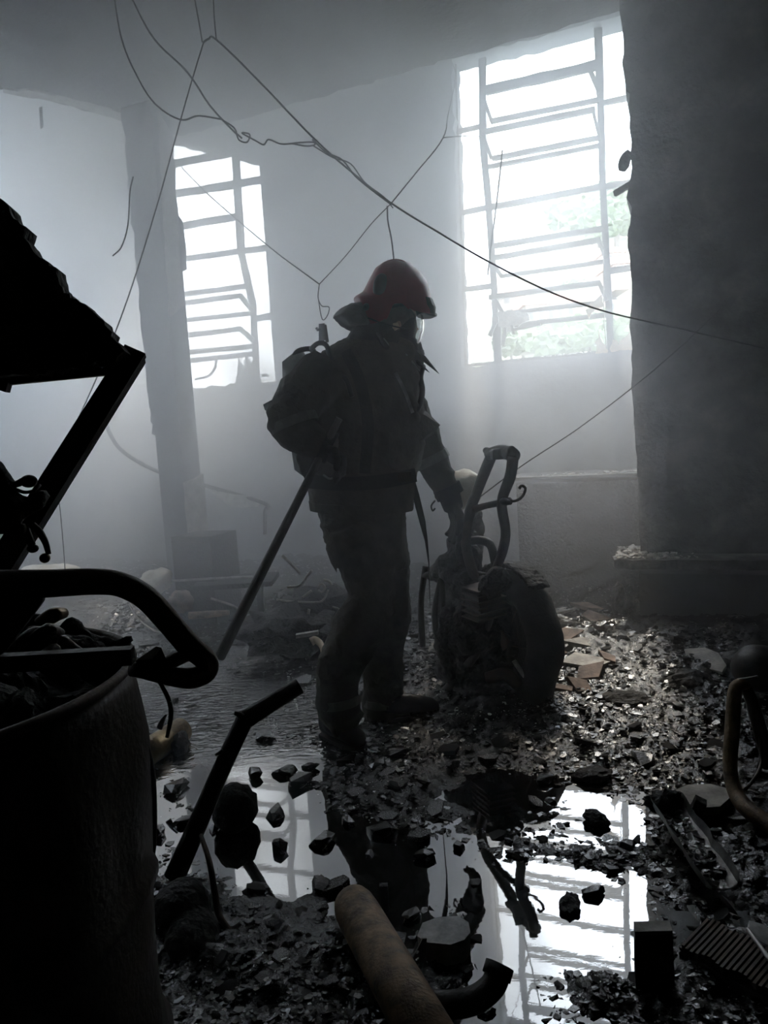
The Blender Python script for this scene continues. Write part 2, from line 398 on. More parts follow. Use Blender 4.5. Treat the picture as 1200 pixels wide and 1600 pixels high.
# column with chipped plaster
cb = PZ(300, 915, 0); co = Vector((-1.425, 5.24, 0)); cw, cdp = .21, .19
colm = thing('wall_column', None, None, (co.x, co.y, 0), kind='structure')
obj('shaft', box(co+EZ*1.75, cw, cdp, 3.5, WD, WN, EZ), 'wall_plaster', colm)
fo = co+WN*(cdp/2+.012)
def chip(name, o, X, pts, th, m_, amp=.006): return obj(name, plate(o, X, EZ, jag(pts, .05, amp), th), m_, colm)
chip('plaster_skin', fo, WD, [(-cw/2-.02, 1.28), (cw/2+.003, 1.2), (cw/2+.003, 3.45), (-cw/2-.02, 3.45)], .014, 'wall_plaster')
so = co+WD*(cw/2+.014); 
chip('plaster_patch', so, -WN, [(-cdp/2-.01, 2.05), (cdp/2-.03, 2.15), (cdp/2, 3.3), (-cdp/2+.06, 3.4), (-cdp/2+.02, 2.7)], .014, 'bare_plaster')
chip('plaster_skirt', so+WD*.012, -WN, [(-cdp/2-.02, 0), (cdp/2, 0), (cdp/2, .98), (-cdp/2-.02, .93)], .026, 'bare_plaster')
chip('render_flap', so+WD*.016, -WN, [(cdp/2-.03, 2.38), (cdp/2+.01, 2.40), (cdp/2+.01, 2.72), (cdp/2-.03, 2.75)], .02, 'soot_plaster')

# ------------------------------------------------------------------ window frames (steel, warped by the fire)
def wbar(parent, name, p0, p1, wpx, off=-.10, m_='window_steel', d=.03, seg=1, jg=0.):
    a = PW(*p0, off); b2 = PW(*p1, off); sc_ = ((a+b2)/2-CAM).dot(_f)/FPX
    h_ = wpx*sc_; n_ = max(1, int((b2-a).length/.12)) if jg else 1
    dirv = (b2-a).normalized(); upv = WN.cross(dirv)
    return obj(name, bar(a, b2, d, h_, upv, jg, n_), m_, parent)
w1 = thing('window_1', None, None, PW(850, 566, -.1), kind='structure')
for p0, p1, wd in [((707, 93), (721, 571), 7), ((712, 93), (728, 570), 3), ((754, 77), (754, 217), 11), ((754, 217), (764, 325), 10), ((764, 325), (773, 465), 9), ((773, 465), (777, 572), 9),
                   ((934, 33), (938, 147), 12), ((938, 147), (942, 290), 10), ((942, 290), (955, 552), 10)]:
    wbar(w1, 'post', p0, p1, wd, jg=.08)
for p0, p1, wd in [((705, 92), (1046, 4), 12), ((713, 206), (754, 197), 6), ((719, 333), (764, 324), 7), ((725, 453), (769, 447), 7),
                   ((942, 161), (1040, 140), 8), ((946, 292), (1040, 275), 9), ((953, 424), (1040, 410), 9), ((760, 141), (934, 102), 15),
                   ((756, 206), (930, 171), 8), ((758, 262), (940, 227), 6), ((767, 324), (942, 292), 9), ((769, 385), (946, 357), 8), ((798, 509), (950, 492), 7), ((721, 572), (1040, 540), 5)]:
    wbar(w1, 'rail', p0, p1, wd, jg=.12)
for p0, p1, wd in [((767, 190), (936, 156), 7), ((756, 155), (768, 190), 5), ((922, 111), (937, 145), 7), ((769, 248), (938, 215), 7), ((756, 215), (768, 248), 5), ((926, 170), (936, 212), 5),
                   ((771, 403), (938, 375), 8), ((769, 408), (784, 433), 6), ((936, 376), (946, 402), 6), ((783, 432), (944, 409), 6), ((764, 465), (938, 442), 8), ((774, 468), (787, 491), 6),
                   ((779, 491), (938, 473), 6), ((936, 442), (948, 470), 6)]:
    wbar(w1, 'sash_bar', p0, p1, wd, off=-.06, jg=.1)
for p0, p1, wd in [((781, 511), (782, 585), 4), ((765, 525), (775, 503), 5), ((800, 516), (845, 507), 4), ((800, 508), (803, 522), 4), ((790, 512), (786, 540), 5)]:
    wbar(w1, 'broken_bar', p0, p1, wd, off=-.03)
def rag(parent, pts, m_, off=-.07, nm='rag', amp=.006):
    q = [wp(px, py, off) for px, py in pts]; o_ = W0+WN*off
    return obj(nm, plate(o_, WD, EZ, jag(q, .025, amp), .012), m_, parent)
# torn remains caught in the frame
rg = rag(None, [(775, 490), (800, 484), (822, 488), (828, 500), (805, 508), (798, 520), (778, 512), (780, 500)], 'pale_melt', -.03, 'melted_blind'); rg['label'] = 'pale melted bundle caught on the lower left of the right window frame'; rg['category'] = 'melted blind'
rg = rag(None, [(915, 484), (940, 460), (944, 478), (928, 486), (920, 498)], 'tan_cloth', -.03, 'torn_rag'); rg['label'] = 'tan torn scrap hanging in the right window near the lower right'; rg['category'] = 'scrap'
rg = rag(None, [(955, 550), (957, 530), (966, 540), (976, 528), (990, 512), (1000, 548)], 'tan_cloth', -.05, 'torn_curtain', .01); rg['label'] = 'tan torn cloth in the bottom right corner of the right window'; rg['category'] = 'cloth'
rg = rag(None, [(930, 552), (935, 515), (941, 535), (950, 548), (948, 553)], 'tan_cloth', -.05, 'torn_net', .008); rg['label'] = 'narrow tan shred left of the last post of the right window'; rg['category'] = 'cloth'
scatter('sill_rubble', 'broken bits lying along the sill of the right window', 110, lambda: PW(random.uniform(790, 950), 562, -.06)*1.0 + EZ*(random.uniform(-.01, .015)) if False else (lambda u_: PW(u_, 570-(u_-721)*.104, -.05)-WN*random.uniform(0, .1))(random.uniform(735, 960)), 'pale_melt', (.01, .04), .4)
w2 = thing('window_2', None, None, PW(350, 603, -.1), kind='structure')
for p0, p1, wd in [((368, 240), (377, 395), 11), ((377, 395), (395, 475), 10), ((395, 475), (402, 600), 9), ((408, 251), (419, 390), 5), ((419, 390), (434, 597), 5), ((226, 230), (240, 600), 9)]:
    wbar(w2, 'post', p0, p1, wd, jg=.08)
for p0, p1, wd in [((220, 266), (370, 237), 10), ((220, 312), (411, 281), 10), ((225, 364), (372, 338), 10), ((225, 413), (419, 387), 8), ((230, 467), (387, 447), 7), ((235, 506), (390, 490), 6),
                   ((235, 556), (396, 541), 7), ((235, 570), (397, 553), 7), ((400, 498), (430, 493), 9)]:
    wbar(w2, 'rail', p0, p1, wd, jg=.12)
for p0, p1, wd in [((240, 480), (376, 462), 7), ((375, 461), (396, 487), 7), ((240, 530), (376, 514), 7), ((375, 513), (396, 532), 7), ((402, 588), (418, 586), 4)]:
    wbar(w2, 'sash_bar', p0, p1, wd, off=-.06, jg=.1)
obj('bent_rod', tube(spline([PW(305, 592, -.02), PW(325, 588, -.02), PW(336, 574, -.02), PW(338, 555, -.02)]), .012, 6), 'window_steel', w2)
rg = rag(None, [(368, 600), (372, 560), (380, 575), (384, 553), (394, 570), (397, 558), (400, 600), (385, 605)], 'pale_melt', -.03, 'melted_net'); rg['label'] = 'shredded pale remnant at the bottom of the left window post'; rg['category'] = 'melted blind'

# ------------------------------------------------------------------ outside: hillside, houses, trees
def hz(x, y):
    s_ = max(0, (y-22)/130.); k = min(1, max(0, (x/max(y, 1)-.02)/.26)); k = k*k*(3-2*k)
    return -4+(48*s_+1.5)*k+2.5*noise.noise(Vector((x*.05, y*.05, 0)))*k
def hill():
    V = []; F = []; nx, ny = 50, 40
    for j in range(ny):
        for i in range(nx):
            x = -70+200*i/(nx-1); y = 10+150*j/(ny-1)
            V.append((x, y, hz(x, y)))
    for j in range(ny-1):
        for i in range(nx-1): a = j*nx+i; F.append([a, a+1, a+nx+1, a+nx])
    return V, F
hg = hill(); obj('hillside', hg, 'hill_grass', kind='structure', smooth=True)
def tree(px, py, Y, r, label, lk):
    c = P(px, py, Y); zb = min(hz(c.x, c.y), c.z-r*.9)
    t_ = thing('tree', label, 'tree', (c.x, c.y, zb), group='trees on the hillside outside the right window')
    V = []; F = []
    for k in range(6):
        q = c+Vector((random.uniform(-.6, .6), random.uniform(-.5, .5), random.uniform(-.4, .4)))*r
        g_ = xform(lump(lk*7+k, 3, .5, 2.6), TRS(q, (0, 0, k), (r*1.3, r*1.3, r*1.1))); n0 = len(V); V += g_[0]; F += [[a+n0 for a in f] for f in g_[1]]
    obj('crown', (V, F), 'foliage', t_)
    obj('trunk', tube([Vector((c.x, c.y, zb-.3)), c], [r*.12, r*.07], 7), 'bark', t_)
tl = ['tree on the hill ridge right of the last window post', 'round tree at the ridge in the right column of panes', 'dark tree on the ridge at the middle of the right window', 'small tree at the left end of the ridge', 'tree below the ridge beside the last post', 'tree left of the pale house', 'tree below the pale house', 'leafy tree at the bottom right of the right window', 'tree at the sill under the pink house', 'low tree at the sill left of the last post', 'tree behind the pink house', 'low tree at bottom left of the right window']
for k, (px, py, Y, r) in enumerate([(962, 318, 84, 2.9), (990, 330, 94, 3.0), (918, 325, 104, 2.9), (885, 340, 114, 2.8), (935, 345, 74, 2.2), (815, 500, 52, 1.1), (880, 532, 34, 1.2), (962, 508, 30, .9), (922, 522, 27, .8), (845, 532, 30, 1.0), (905, 455, 66, 1.4), (798, 537, 38, .9)]):
    tree(px, py, Y, r, tl[k], k)
def house(px, py, Y, wpx, hpx, mw, label, cols, rows, roof=True):
    c = P(px, py, Y); s_ = Y/FPX; W_, H_ = wpx*s_, hpx*s_
    zb = c.z-H_
    t_ = thing('house', label, 'house', (c.x, c.y, zb), group='houses on the hillside outside the right window')
    obj('wall', box((c.x, c.y+2, zb+H_/2-.6), W_, 4, H_+1.2), mw, t_)
    if roof:
        rz = zb+H_; hw = W_/2+.2
        V = [Vector((c.x+a*hw, c.y+b2, rz)) for a in (-1, 1) for b2 in (-.2, 4.2)]+[Vector((c.x-hw, c.y+2, rz+.9)), Vector((c.x+hw, c.y+2, rz+.9))]
        obj('roof', fixn((V, [[0, 1, 3, 2], [0, 2, 5, 4], [1, 4, 5, 3], [0, 4, 1], [2, 3, 5]])), 'house_roof', t_)
    for i in range(cols):
        for j in range(rows):
            xx = c.x-W_/2+W_*(i+.5)/cols; zz = zb+H_*(j+.55)/rows; ww = min(.45*W_/cols, .9); hh = .45*H_/rows
            fr = obj('window_frame', box((xx, c.y-.02, zz), ww+.12, .08, hh+.12), 'house_wall', t_)
            obj('pane', box((xx, c.y-.05, zz), ww, .06, hh), 'house_glass', fr)
house(860, 475, 45, 76, 34, 'house_wall', 'long pale house with a row of windows seen low in the right window', 5, 1)
house(965, 468, 41, 40, 45, 'house_pink', 'pink house seen between the last post and the pier', 2, 2, False)
house(960, 395, 60, 30, 14, 'house_wall', 'small pale house high on the slope right of the last post', 2, 1)
house(972, 412, 53, 24, 12, 'house_pink', 'small reddish house on the slope just under the pale one', 2, 1)
house(800, 462, 60, 34, 16, 'house_wall', 'small pale house left of the long pale house', 2, 1)

# ------------------------------------------------------------------ floor: rubble and sludge height field, water between
CP = [  # px, py, height above the water line
 (240,1060,-.03),(300,1060,-.03),(380,1080,-.012),(450,1080,-.008),(300,1120,-.03),(370,1140,-.02),(450,1130,-.014),(260,1180,-.01),(320,1200,-.03),(420,1190,-.02),(480,1180,-.006),(260,1230,-.012),(300,1290,-.012),(400,1240,-.02),(460,1260,-.02),(520,1220,.008),
 (480,1300,-.03),(420,1350,-.03),(520,1350,-.03),(260,1340,-.01),(380,1330,-.03),(450,1370,-.02),(350,1350,-.008),(590,1360,-.03),(560,1310,-.03),(620,1400,-.03),(700,1380,-.03),(720,1340,-.02),(760,1420,-.035),
 (540,1180,.0),(520,1150,-.005),(600,1190,.012),(560,1240,.02),(620,1250,.02),(640,1300,.008),(700,1270,.015),(760,1290,-.004),(660,1190,.02),(700,1210,.022),(740,1240,-.022),(800,1260,-.014),(780,1230,-.016),(840,1270,-.004),(900,1250,-.02),(950,1290,-.02),(880,1300,-.014),(760,1320,.006),(820,1325,.016),(860,1340,.014),(900,1335,.022),(950,1350,.014),(980,1330,.01),(850,1300,.004),
 (800,1380,-.03),(860,1360,-.025),(900,1380,-.03),(860,1440,-.035),(940,1430,-.035),(980,1400,-.02),(780,1500,-.03),(830,1500,-.035),(900,1480,-.03),(960,1500,-.02),(820,1580,-.03),(780,1560,-.03),(900,1540,.012),(860,1530,.0),(930,1575,.022),(870,1590,.014),(960,1550,.022),(1040,1560,.012),(900,1590,-.004),(1000,1590,.008),
 (1010,1400,-.012),(1060,1450,-.008),(980,1480,-.004),(1030,1380,.0),(1090,1400,.012),(1150,1440,.01),(1180,1500,.03),(1100,1520,.02),(1080,1300,.02),(1150,1330,.03),(1180,1200,.04),(1000,1200,.02),(950,1180,.02),(900,1200,.015),(860,1180,.02),(1040,1160,.045),(1100,1120,.06),(950,1110,.05),(900,1100,.04),(870,1050,.05),(1000,1050,.09),(1080,1020,.12),(1180,1020,.14),(900,980,.08),(940,950,.12),(850,960,.07),(1180,1120,.07),
 (780,1160,.03),(720,1150,.03),(680,1120,.02),(700,1080,.035),(760,1040,.05),(680,1000,.05),(700,940,.07),(760,1100,.05),(830,1130,.03),
 (600,1160,.005),(560,1120,.0),(640,1100,.01),(500,1100,-.006),(480,1050,.0),(420,1040,-.004),(500,1000,.05),(450,990,.07),(400,1005,.03),(520,960,.12),(470,950,.14),(400,960,.08),(460,920,.22),(520,900,.2),(350,980,.03),(300,1000,.01),(300,960,.05),(340,940,.06),(230,1000,.0),(230,950,.1),(150,950,.12),(100,920,.16),(240,900,.14),(60,1000,.05),(60,1200,0),(160,1200,0),(600,950,.06),(600,1020,.03),
 (240,1400,.03),(320,1400,.025),(400,1410,.022),(480,1420,.025),(280,1480,.035),(380,1480,.04),(460,1480,.04),(520,1480,.03),(250,1580,.03),(350,1580,.04),(450,1570,.045),(560,1560,.035),(620,1500,.015),(640,1460,.01),(680,1500,.012),(700,1550,.01),(720,1590,0),(640,1590,.02),(560,1430,.006),(540,1400,.0),(740,1480,-.01),(700,1440,-.004),(650,1430,-.002),(750,1460,-.02)]
cpx = np.array([[*PZ(px, py, 0)[:2], h] for px, py, h in CP])
def grid_axis(segs):
    out = []
    for a, b2, st in segs: out += list(np.arange(a, b2-1e-6, st))
    out.append(segs[-1][1]); return np.array(out)
gx = grid_axis([(-4.2, -2.4, .06), (-2.4, -1.2, .02), (-1.2, 1.4, .0085), (1.4, 2.4, .02), (2.4, 3.7, .06)])
gy = grid_axis([(-1.8, .8, .1), (.8, 1.2, .02), (1.2, 2.4, .0075), (2.4, 3.6, .011), (3.6, 5.2, .02), (5.2, 8., .06)])
GX, GY = np.meshgrid(gx, gy)
def height(X, Y):
    num = np.zeros_like(X); den = np.full_like(X, 1e-9)
    for cx_, cy_, h_ in cpx:
        # metric stretched with distance, as the control points thin out
        d2 = ((X-cx_)**2+((Y-cy_)*.75)**2); wgt = 1/(d2/(.03*max(cy_, 1.)**2)+.02)**2.0
        num += wgt*h_; den += wgt
    H = num/den
    rough = fbm(X, Y, 7., 4, 3)-.5; fine = fbm(X, Y, 28., 4, 9)-.5; ridg = np.abs(fbm(X, Y*1.3, 13., 3, 21)-.5)
    land = np.clip((H+.022)/.04, 0, 1)
    amp = .03+.22*np.clip(H, 0, .3)
    return H*1.0+rough*amp*1.3*(.35+.65*land)+fine*.045*(.15+.85*land)-ridg*.02*land-.002
GZ = height(GX, GY)
def hat(x, y): return float(height(np.array([[x]]), np.array([[y]]))[0, 0])
ny, nx = GX.shape
idx = np.arange(nx*ny).reshape(ny, nx)
Vf = np.stack([GX.ravel(), GY.ravel(), GZ.ravel()], 1)
Ff = np.stack([idx[:-1, :-1].ravel(), idx[:-1, 1:].ravel(), idx[1:, 1:].ravel(), idx[1:, :-1].ravel()], 1)
cxy = Vf[Ff].mean(1); Ff = Ff[cxy[:, 1]+math.tan(YAW)*cxy[:, 0] < 6.02]
me = bpy.data.meshes.new('floor'); me.vertices.add(len(Vf)); me.vertices.foreach_set('co', Vf.ravel())
me.loops.add(Ff.size); me.loops.foreach_set('vertex_index', Ff.ravel().astype(np.int32))
me.polygons.add(len(Ff)); me.polygons.foreach_set('loop_start', np.arange(0, Ff.size, 4, dtype=np.int32)); me.polygons.foreach_set('loop_total', np.full(len(Ff), 4, dtype=np.int32))
me.update(calc_edges=True); me.materials.append(MATS['wet_char'])
fl = bpy.data.objects.new('floor', me); COL.objects.link(fl); fl['kind'] = 'structure'
obj('water', ([(XL, YN+.1, 0), (XR, YN+.1, 0), (XR, 6-math.tan(YAW)*XR-.01, 0), (XL, 6-math.tan(YAW)*XL-.01, 0)], [[0, 1, 2, 3]]), 'water', kind='stuff', label='shallow dark water covering the floor between the rubble, mirroring the windows', cat='water')

# small flakes of burnt debris: uncountable, one mass
def flakes(name, label, n, box_, szr, mt, thr, bias=0):
    xs = np.random.uniform(box_[0], box_[1], n*6); ys = box_[2]+(box_[3]-box_[2])*np.random.rand(n*6)**1.3
    hs = height(xs[None, :], ys[None, :])[0]
    clump = fbm(xs, ys, 3.5, 3, 77)
    ok = np.where((hs > thr) & (ys+math.tan(YAW)*xs < 5.9) & ~((((xs-PO.x)*WD.x+(ys-PO.y)*WD.y) > -.06) & (((xs-PO.x)*WN.x+(ys-PO.y)*WN.y) > -.4) & (((xs-PO.x)*WN.x+(ys-PO.y)*WN.y) < .42)) & (np.abs(xs/np.maximum(ys, .5)) < .62) & (clump+np.clip(hs*4, -.2, .1)+.15*np.random.rand(len(xs)) > .5+bias))[0][:n]
    protos = [chunk(7, .45) for _ in range(6)]+[slabchunk(5, .14) for _ in range(8)]
    V = []; F = []; k = 0
    for i in ok:
        g_ = random.choice(protos); s_ = (szr[0]+(szr[1]-szr[0])*random.random()**3)*(.6+.25*ys[i])
        M_ = TRS((xs[i], ys[i], max(hs[i], -.002)+s_*.06), (random.gauss(0, .16), random.gauss(0, .16), random.uniform(0, 6.28)), (s_*random.uniform(.8, 1.8), s_, s_*random.uniform(.6, 1.1)))
        V += [tuple(M_ @ v) for v in g_[0]]; F += [[q+k for q in f] for f in g_[1]]; k = len(V)
    return obj(name, (V, F), mt, label=label, cat='debris', kind='stuff')
flakes('charred_flakes', 'small wet black flakes of burnt debris strewn over the floor', 38000, (-1.9, 2.6, 1.25, 5.2), (.005, .027), 'wet_flake', -.012)
flakes('ash_crumbs', 'tiny pale ash crumbs sprinkled over the wet rubble', 6000, (-1.2, 1.6, 1.25, 3.6), (.004, .012), 'concrete', -.016, .02)

# smoke hanging in the far half of the room
def smoke(name, label, x0, x1, y0, y1, z0, z1, dens, aniso, col, kind='stuff'):
    M_ = bpy.data.materials.new(name+'_volume'); M_.use_nodes = True; t = M_.node_tree; N = t.nodes; L = t.links; N.remove(N['Principled BSDF'])
    vs = N.new('ShaderNodeVolumeScatter'); vs.inputs['Color'].default_value = (*col, 1); vs.inputs['Anisotropy'].default_value = aniso
    L.new(vs.outputs[0], N['Material Output'].inputs['Volume'])
    geo = N.new('ShaderNodeNewGeometry'); sp = N.new('ShaderNodeSeparateXYZ'); L.new(geo.outputs['Position'], sp.inputs[0])
    def rng(sock, a, b2, c, d):
        r_ = N.new('ShaderNodeMapRange'); r_.interpolation_type = 'SMOOTHSTEP'
        for k_, v_ in zip(('From Min', 'From Max', 'To Min', 'To Max'), (a, b2, c, d)): r_.inputs[k_].default_value = v_
        L.new(sock, r_.inputs['Value']); return r_.outputs['Result']
    def mul(a, b2):
        m_ = N.new('ShaderNodeMath'); m_.operation = 'MULTIPLY'
        for k_, v_ in enumerate((a, b2)):
            if isinstance(v_, float): m_.inputs[k_].default_value = v_
            else: L.new(v_, m_.inputs[k_])
        return m_.outputs[0]
    tn = N.new('ShaderNodeTexNoise'); tn.inputs['Scale'].default_value = .75; tn.inputs['Detail'].default_value = 3; tn.inputs['Distortion'].default_value = .6
    L.new(geo.outputs['Position'], tn.inputs['Vector'])
    d_ = mul(rng(tn.outputs['Fac'], .3, .72, .35, 1.7), dens)
    dn = N.new('ShaderNodeVectorMath'); dn.operation = 'DOT_PRODUCT'; L.new(geo.outputs['Position'], dn.inputs[0]); dn.inputs[1].default_value = (math.tan(YAW), 1, 0)
    d_ = mul(d_, rng(dn.outputs['Value'], 2.6, 5.2, .28, 1.0))
    d_ = mul(d_, rng(sp.outputs['X'], -1.2, 1.8, 1.1, .42))
    d_ = mul(d_, rng(sp.outputs['Z'], .0, 1.5, .22, 1.0))
    pc = PW(372, 590, .7); sb = N.new('ShaderNodeVectorMath'); sb.operation = 'DISTANCE'; L.new(geo.outputs['Position'], sb.inputs[0]); sb.inputs[1].default_value = tuple(pc)
    ad = N.new('ShaderNodeMath'); ad.operation = 'ADD'; L.new(d_, ad.inputs[0]); L.new(mul(rng(sb.outputs['Value'], .1, 1.3, 1.15, 0.), rng(tn.outputs['Fac'], .3, .7, .4, 1.4)), ad.inputs[1])
    d_ = ad.outputs[0]; L.new(d_, vs.inputs['Density'])
    o = obj(name, plate(Vector((0, 0, z0)), EX, EY, foot(.02, y0, .12), -(z1-z0)), M_, label=label, cat='smoke', kind=kind); o.display_type = 'WIRE'
    return o
smoke('smoke', 'blue-grey smoke filling the far half of the burnt room', XL+.12, XR-.02, 2.0, 9.0, .015, ZC-.02, .85, .3, (.925, .95, .985))

# ================================================================== FIREFIGHTER
YP = 2.85
def loft(rows, seg=20, Y=YP, sq=2.3):
    """closed stack of cross-sections: (py, x_left, x_right, half depth in m, Y centre offset)"""
    V = []; F = []
    for row in rows:
        py, xl, xr, hd = row[:4]; yo = row[4] if len(row) > 4 else 0
        a, b2 = P(xl, py, Y+yo), P(xr, py, Y+yo); c = (a+b2)/2; h_ = (b2-a)/2
        for k in range(seg):
            t_ = 2*math.pi*k/seg; cs, sn = math.cos(t_), math.sin(t_)
            cs = math.copysign(abs(cs)**(2/sq), cs); sn = math.copysign(abs(sn)**(2/sq), sn)
            V.append(c+h_*cs+Vector((0, hd*sn, 0)))
    n = len(rows)
    for i in range(n-1):
        for k in range(seg): F.append([i*seg+k, i*seg+(k+1) % seg, (i+1)*seg+(k+1) % seg, (i+1)*seg+k])
    F += [[seg-1-k for k in range(seg)], [(n-1)*seg+k for k in range(seg)]]
    return fixn((V, F))
def limb(pts, seg=14, n=4, flat=1.0):
    """tapered limb through (px,py,Y,r_px)"""
    q = [P(a, b2, Y) for a, b2, Y, r in pts]; rs = [r*Y/FPX for a, b2, Y, r in pts]
    sp = spline(q, n); rr = list(np.interp(np.linspace(0, len(pts)-1, len(sp)), range(len(pts)), rs))
    g_ = tube(sp, rr, seg, ell=flat, round_=True); return fixn(g_)
def ball(px, py, Y, rx, ry, rd, rot=0., sub=3):
    bm = bmesh.new(); bmesh.ops.create_icosphere(bm, subdivisions=sub, radius=1.); s_ = Y/FPX
    c = P(px, py, Y); R_ = Matrix.Rotation(rot, 3, 'Y')
    V = [c+R_ @ Vector((v.co.x*rx*s_, v.co.y*rd, v.co.z*ry*s_)) for v in bm.verts]; bm.verts.index_update(); F = [[v.index for v in f.verts] for f in bm.faces]; bm.free()
    return V, F
def hand(wrist, d, pn, side, L_=.19, curl=(.35, .45, .5, .55), thumb_curl=.3, fat=1.0):
    """palm + five curled fingers. d: towards the fingers, pn: palm normal (fingers curl to it), side: towards the thumb"""
    d = d.normalized(); side = (side-d*side.dot(d)).normalized(); pn = (pn-d*pn.dot(d)-side*pn.dot(side)).normalized()
    G = []; pl_ = L_*.52; w_ = L_*.40
    V = []
    for t_, ww, th in ((-.1, .62, .20), (.3, .9, .19), (.75, 1.0, .16), (1.0, .92, .13)):
        c = wrist+d*(pl_*t_); V += [c+side*(w_/2*ww*a)+pn*(L_*th*.5*b2) for a in (-1, 1) for b2 in (-1, 1)]
    G.append(hull(V))
    lens = (.44, .49, .46, .36); cps = []
    for k in range(4):
        root = wrist+d*(pl_*.88)+side*(w_*(.36-.24*k)); p = root; dd = (d+side*(.10-.07*k)).normalized(); pts = [root-d*.012, root]; c_ = curl[k]
        for j, fr_ in enumerate((.45, .31, .24)):
            ax = dd.cross(pn).normalized(); dd = (Matrix.Rotation(c_*(1+.25*j), 3, ax) @ dd).normalized()
            p = p+dd*(L_*lens[k]*fr_); pts.append(p)
        r = .0095*fat; G.append(fixn(tube(pts, [r*1.1, r*1.1, r*1.05, r*.95, r*.8], 9, round_=True)))
    p = wrist+d*(pl_*.22)+side*(w_*.38); dd = (d*.75+side*.75+pn*.15).normalized(); pts = [p-side*.01]
    for fr_ in (.34, .25, .2):
        p = p+dd*(L_*fr_); pts.append(p); dd = (dd+pn*thumb_curl+d*.35).normalized()
    G.append(fixn(tube(pts, [.013*fat, .012*fat, .011*fat, .0085*fat], 9, round_=True)))
    return G
def folds(amp, fx, fz, seed):
    def f_(v, n_):
        q = Vector((v.x*fx+seed, v.y*fx, v.z*fz))
        r_ = 1-abs(noise.noise(q))*2.2
        return amp*(max(r_, 0)**2-.4)+amp*.35*noise.noise(v*40)
    return f_
base = PZ(572, 1160, 0); base.y = YP; base = Vector((base.x, YP, 0))
ff = thing('person', 'firefighter in helmet and breathing mask walking through the smoky ruin holding a pole', 'person', base)

# continuous body under the clothes: head, neck, trunk, limbs, hands
handR_w = P(500, 703, 2.60); handL_w = P(704, 776, 3.03)
bodyg = [ball(618, 496, YP, 32, 46, .080, .25), ball(628, 532, YP, 22, 24, .055), limb([(590, 545, YP, 24), (615, 515, YP, 22)]),
         loft([(545, 560, 625, .07), (570, 520, 640, .17), (640, 495, 650, .16), (720, 500, 640, .14), (800, 505, 625, .15), (840, 520, 620, .12)]),
         limb([(515, 590, 2.70, 16), (474, 640, 2.64, 14), (464, 668, 2.61, 13), (500, 700, 2.58, 10)]), limb([(612, 600, 3.02, 20), (668, 702, 3.04, 16), (704, 776, 3.03, 11)]),
         limb([(552, 820, 2.76, 32), (575, 945, 2.70, 22), (530, 1060, 2.72, 18), (535, 1130, 2.73, 15)]),
         limb([(590, 820, 2.95, 32), (607, 950, 2.96, 22), (602, 1060, 2.97, 18), (605, 1120, 2.98, 15)]),
         ball(648, 514, YP, 7, 7, .012), ball(622, 505, YP-.085, 7, 11, .012)]
body = obj('body', remesh(join(*bodyg), .011, 3), 'skin', ff, smooth=True)

# jacket
jk = [loft([(525, 548, 632, .085), (540, 520, 652, .13), (556, 500, 655, .17), (580, 484, 654, .205), (620, 470, 656, .215), (655, 470, 667, .205), (700, 478, 662, .19), (745, 484, 650, .18), (780, 484, 645, .185), (796, 487, 643, .185)]),
      limb([(515, 580, 2.68, 40), (472, 618, 2.64, 40), (455, 662, 2.60, 37), (478, 684, 2.585, 31), (516, 700, 2.58, 24)]),
      limb([(470, 600, 2.66, 34), (462, 640, 2.62, 38)]),
      limb([(606, 592, 3.0, 38), (640, 652, 3.05, 34), (666, 700, 3.05, 29), (684, 740, 3.04, 24), (701, 769, 3.03, 21)]),
      limb([(478, 712, YP-.02, 18), (490, 745, YP-.02, 14), (495, 775, YP, 12)])]
jg_ = remesh(join(*jk), .0105, 3, disp=folds(.011, 7, 13, 3.))
jacket = obj('jacket', jg_, 'coat', ff, smooth=True)
# cuffs and reflective bands
def ring(pts, r, w_, m_, name, par, seg=18): return obj(name, tube(pts, r, seg), m_, par, smooth=False)
def band(a, b2, Y1, Y2, r, m_, name, par): return obj(name, tube([P(*a, Y1), P(*b2, Y2)], [r*Y1/FPX, r*Y2/FPX], 18), m_, par)
band((697, 760), (704, 775), 3.03, 3.03, 22.5, 'coat_dark', 'cuff', jacket)
band((671, 712), (677, 724), 3.045, 3.045, 29, 'reflective_tape', 'sleeve_band', jacket)
band((505, 694), (519, 701), 2.58, 2.58, 26, 'coat_dark', 'cuff', jacket)
band((457, 655), (462, 668), 2.60, 2.597, 39, 'reflective_tape', 'sleeve_band', jacket)
# stand-up collar and its flaps
obj('collar', remesh(join(loft([(508, 556, 626, .08), (520, 545, 640, .10), (540, 532, 655, .12), (556, 520, 655, .14)], sq=2.2),
    limb([(600, 525, YP-.07, 20), (640, 562, YP-.05, 16), (652, 580, YP-.03, 9)]), limb([(610, 520, YP+.06, 20), (645, 560, YP+.05, 16)])), .010, 2, disp=folds(.007, 12, 12, 8.)), 'coat_dark', ff, smooth=True)
obj('pocket_flap', hull([P(655, 632, YP+.05), P(688, 664, YP-.02), P(677, 678, YP+.02), P(660, 690, YP+.05), P(650, 640, YP-.12), P(655, 690, YP-.13), P(676, 668, YP-.05)]), 'coat', ff)
obj('hem_band', loft([(783, 482, 647, .19), (796, 484, 646, .19)]), 'coat', ff)

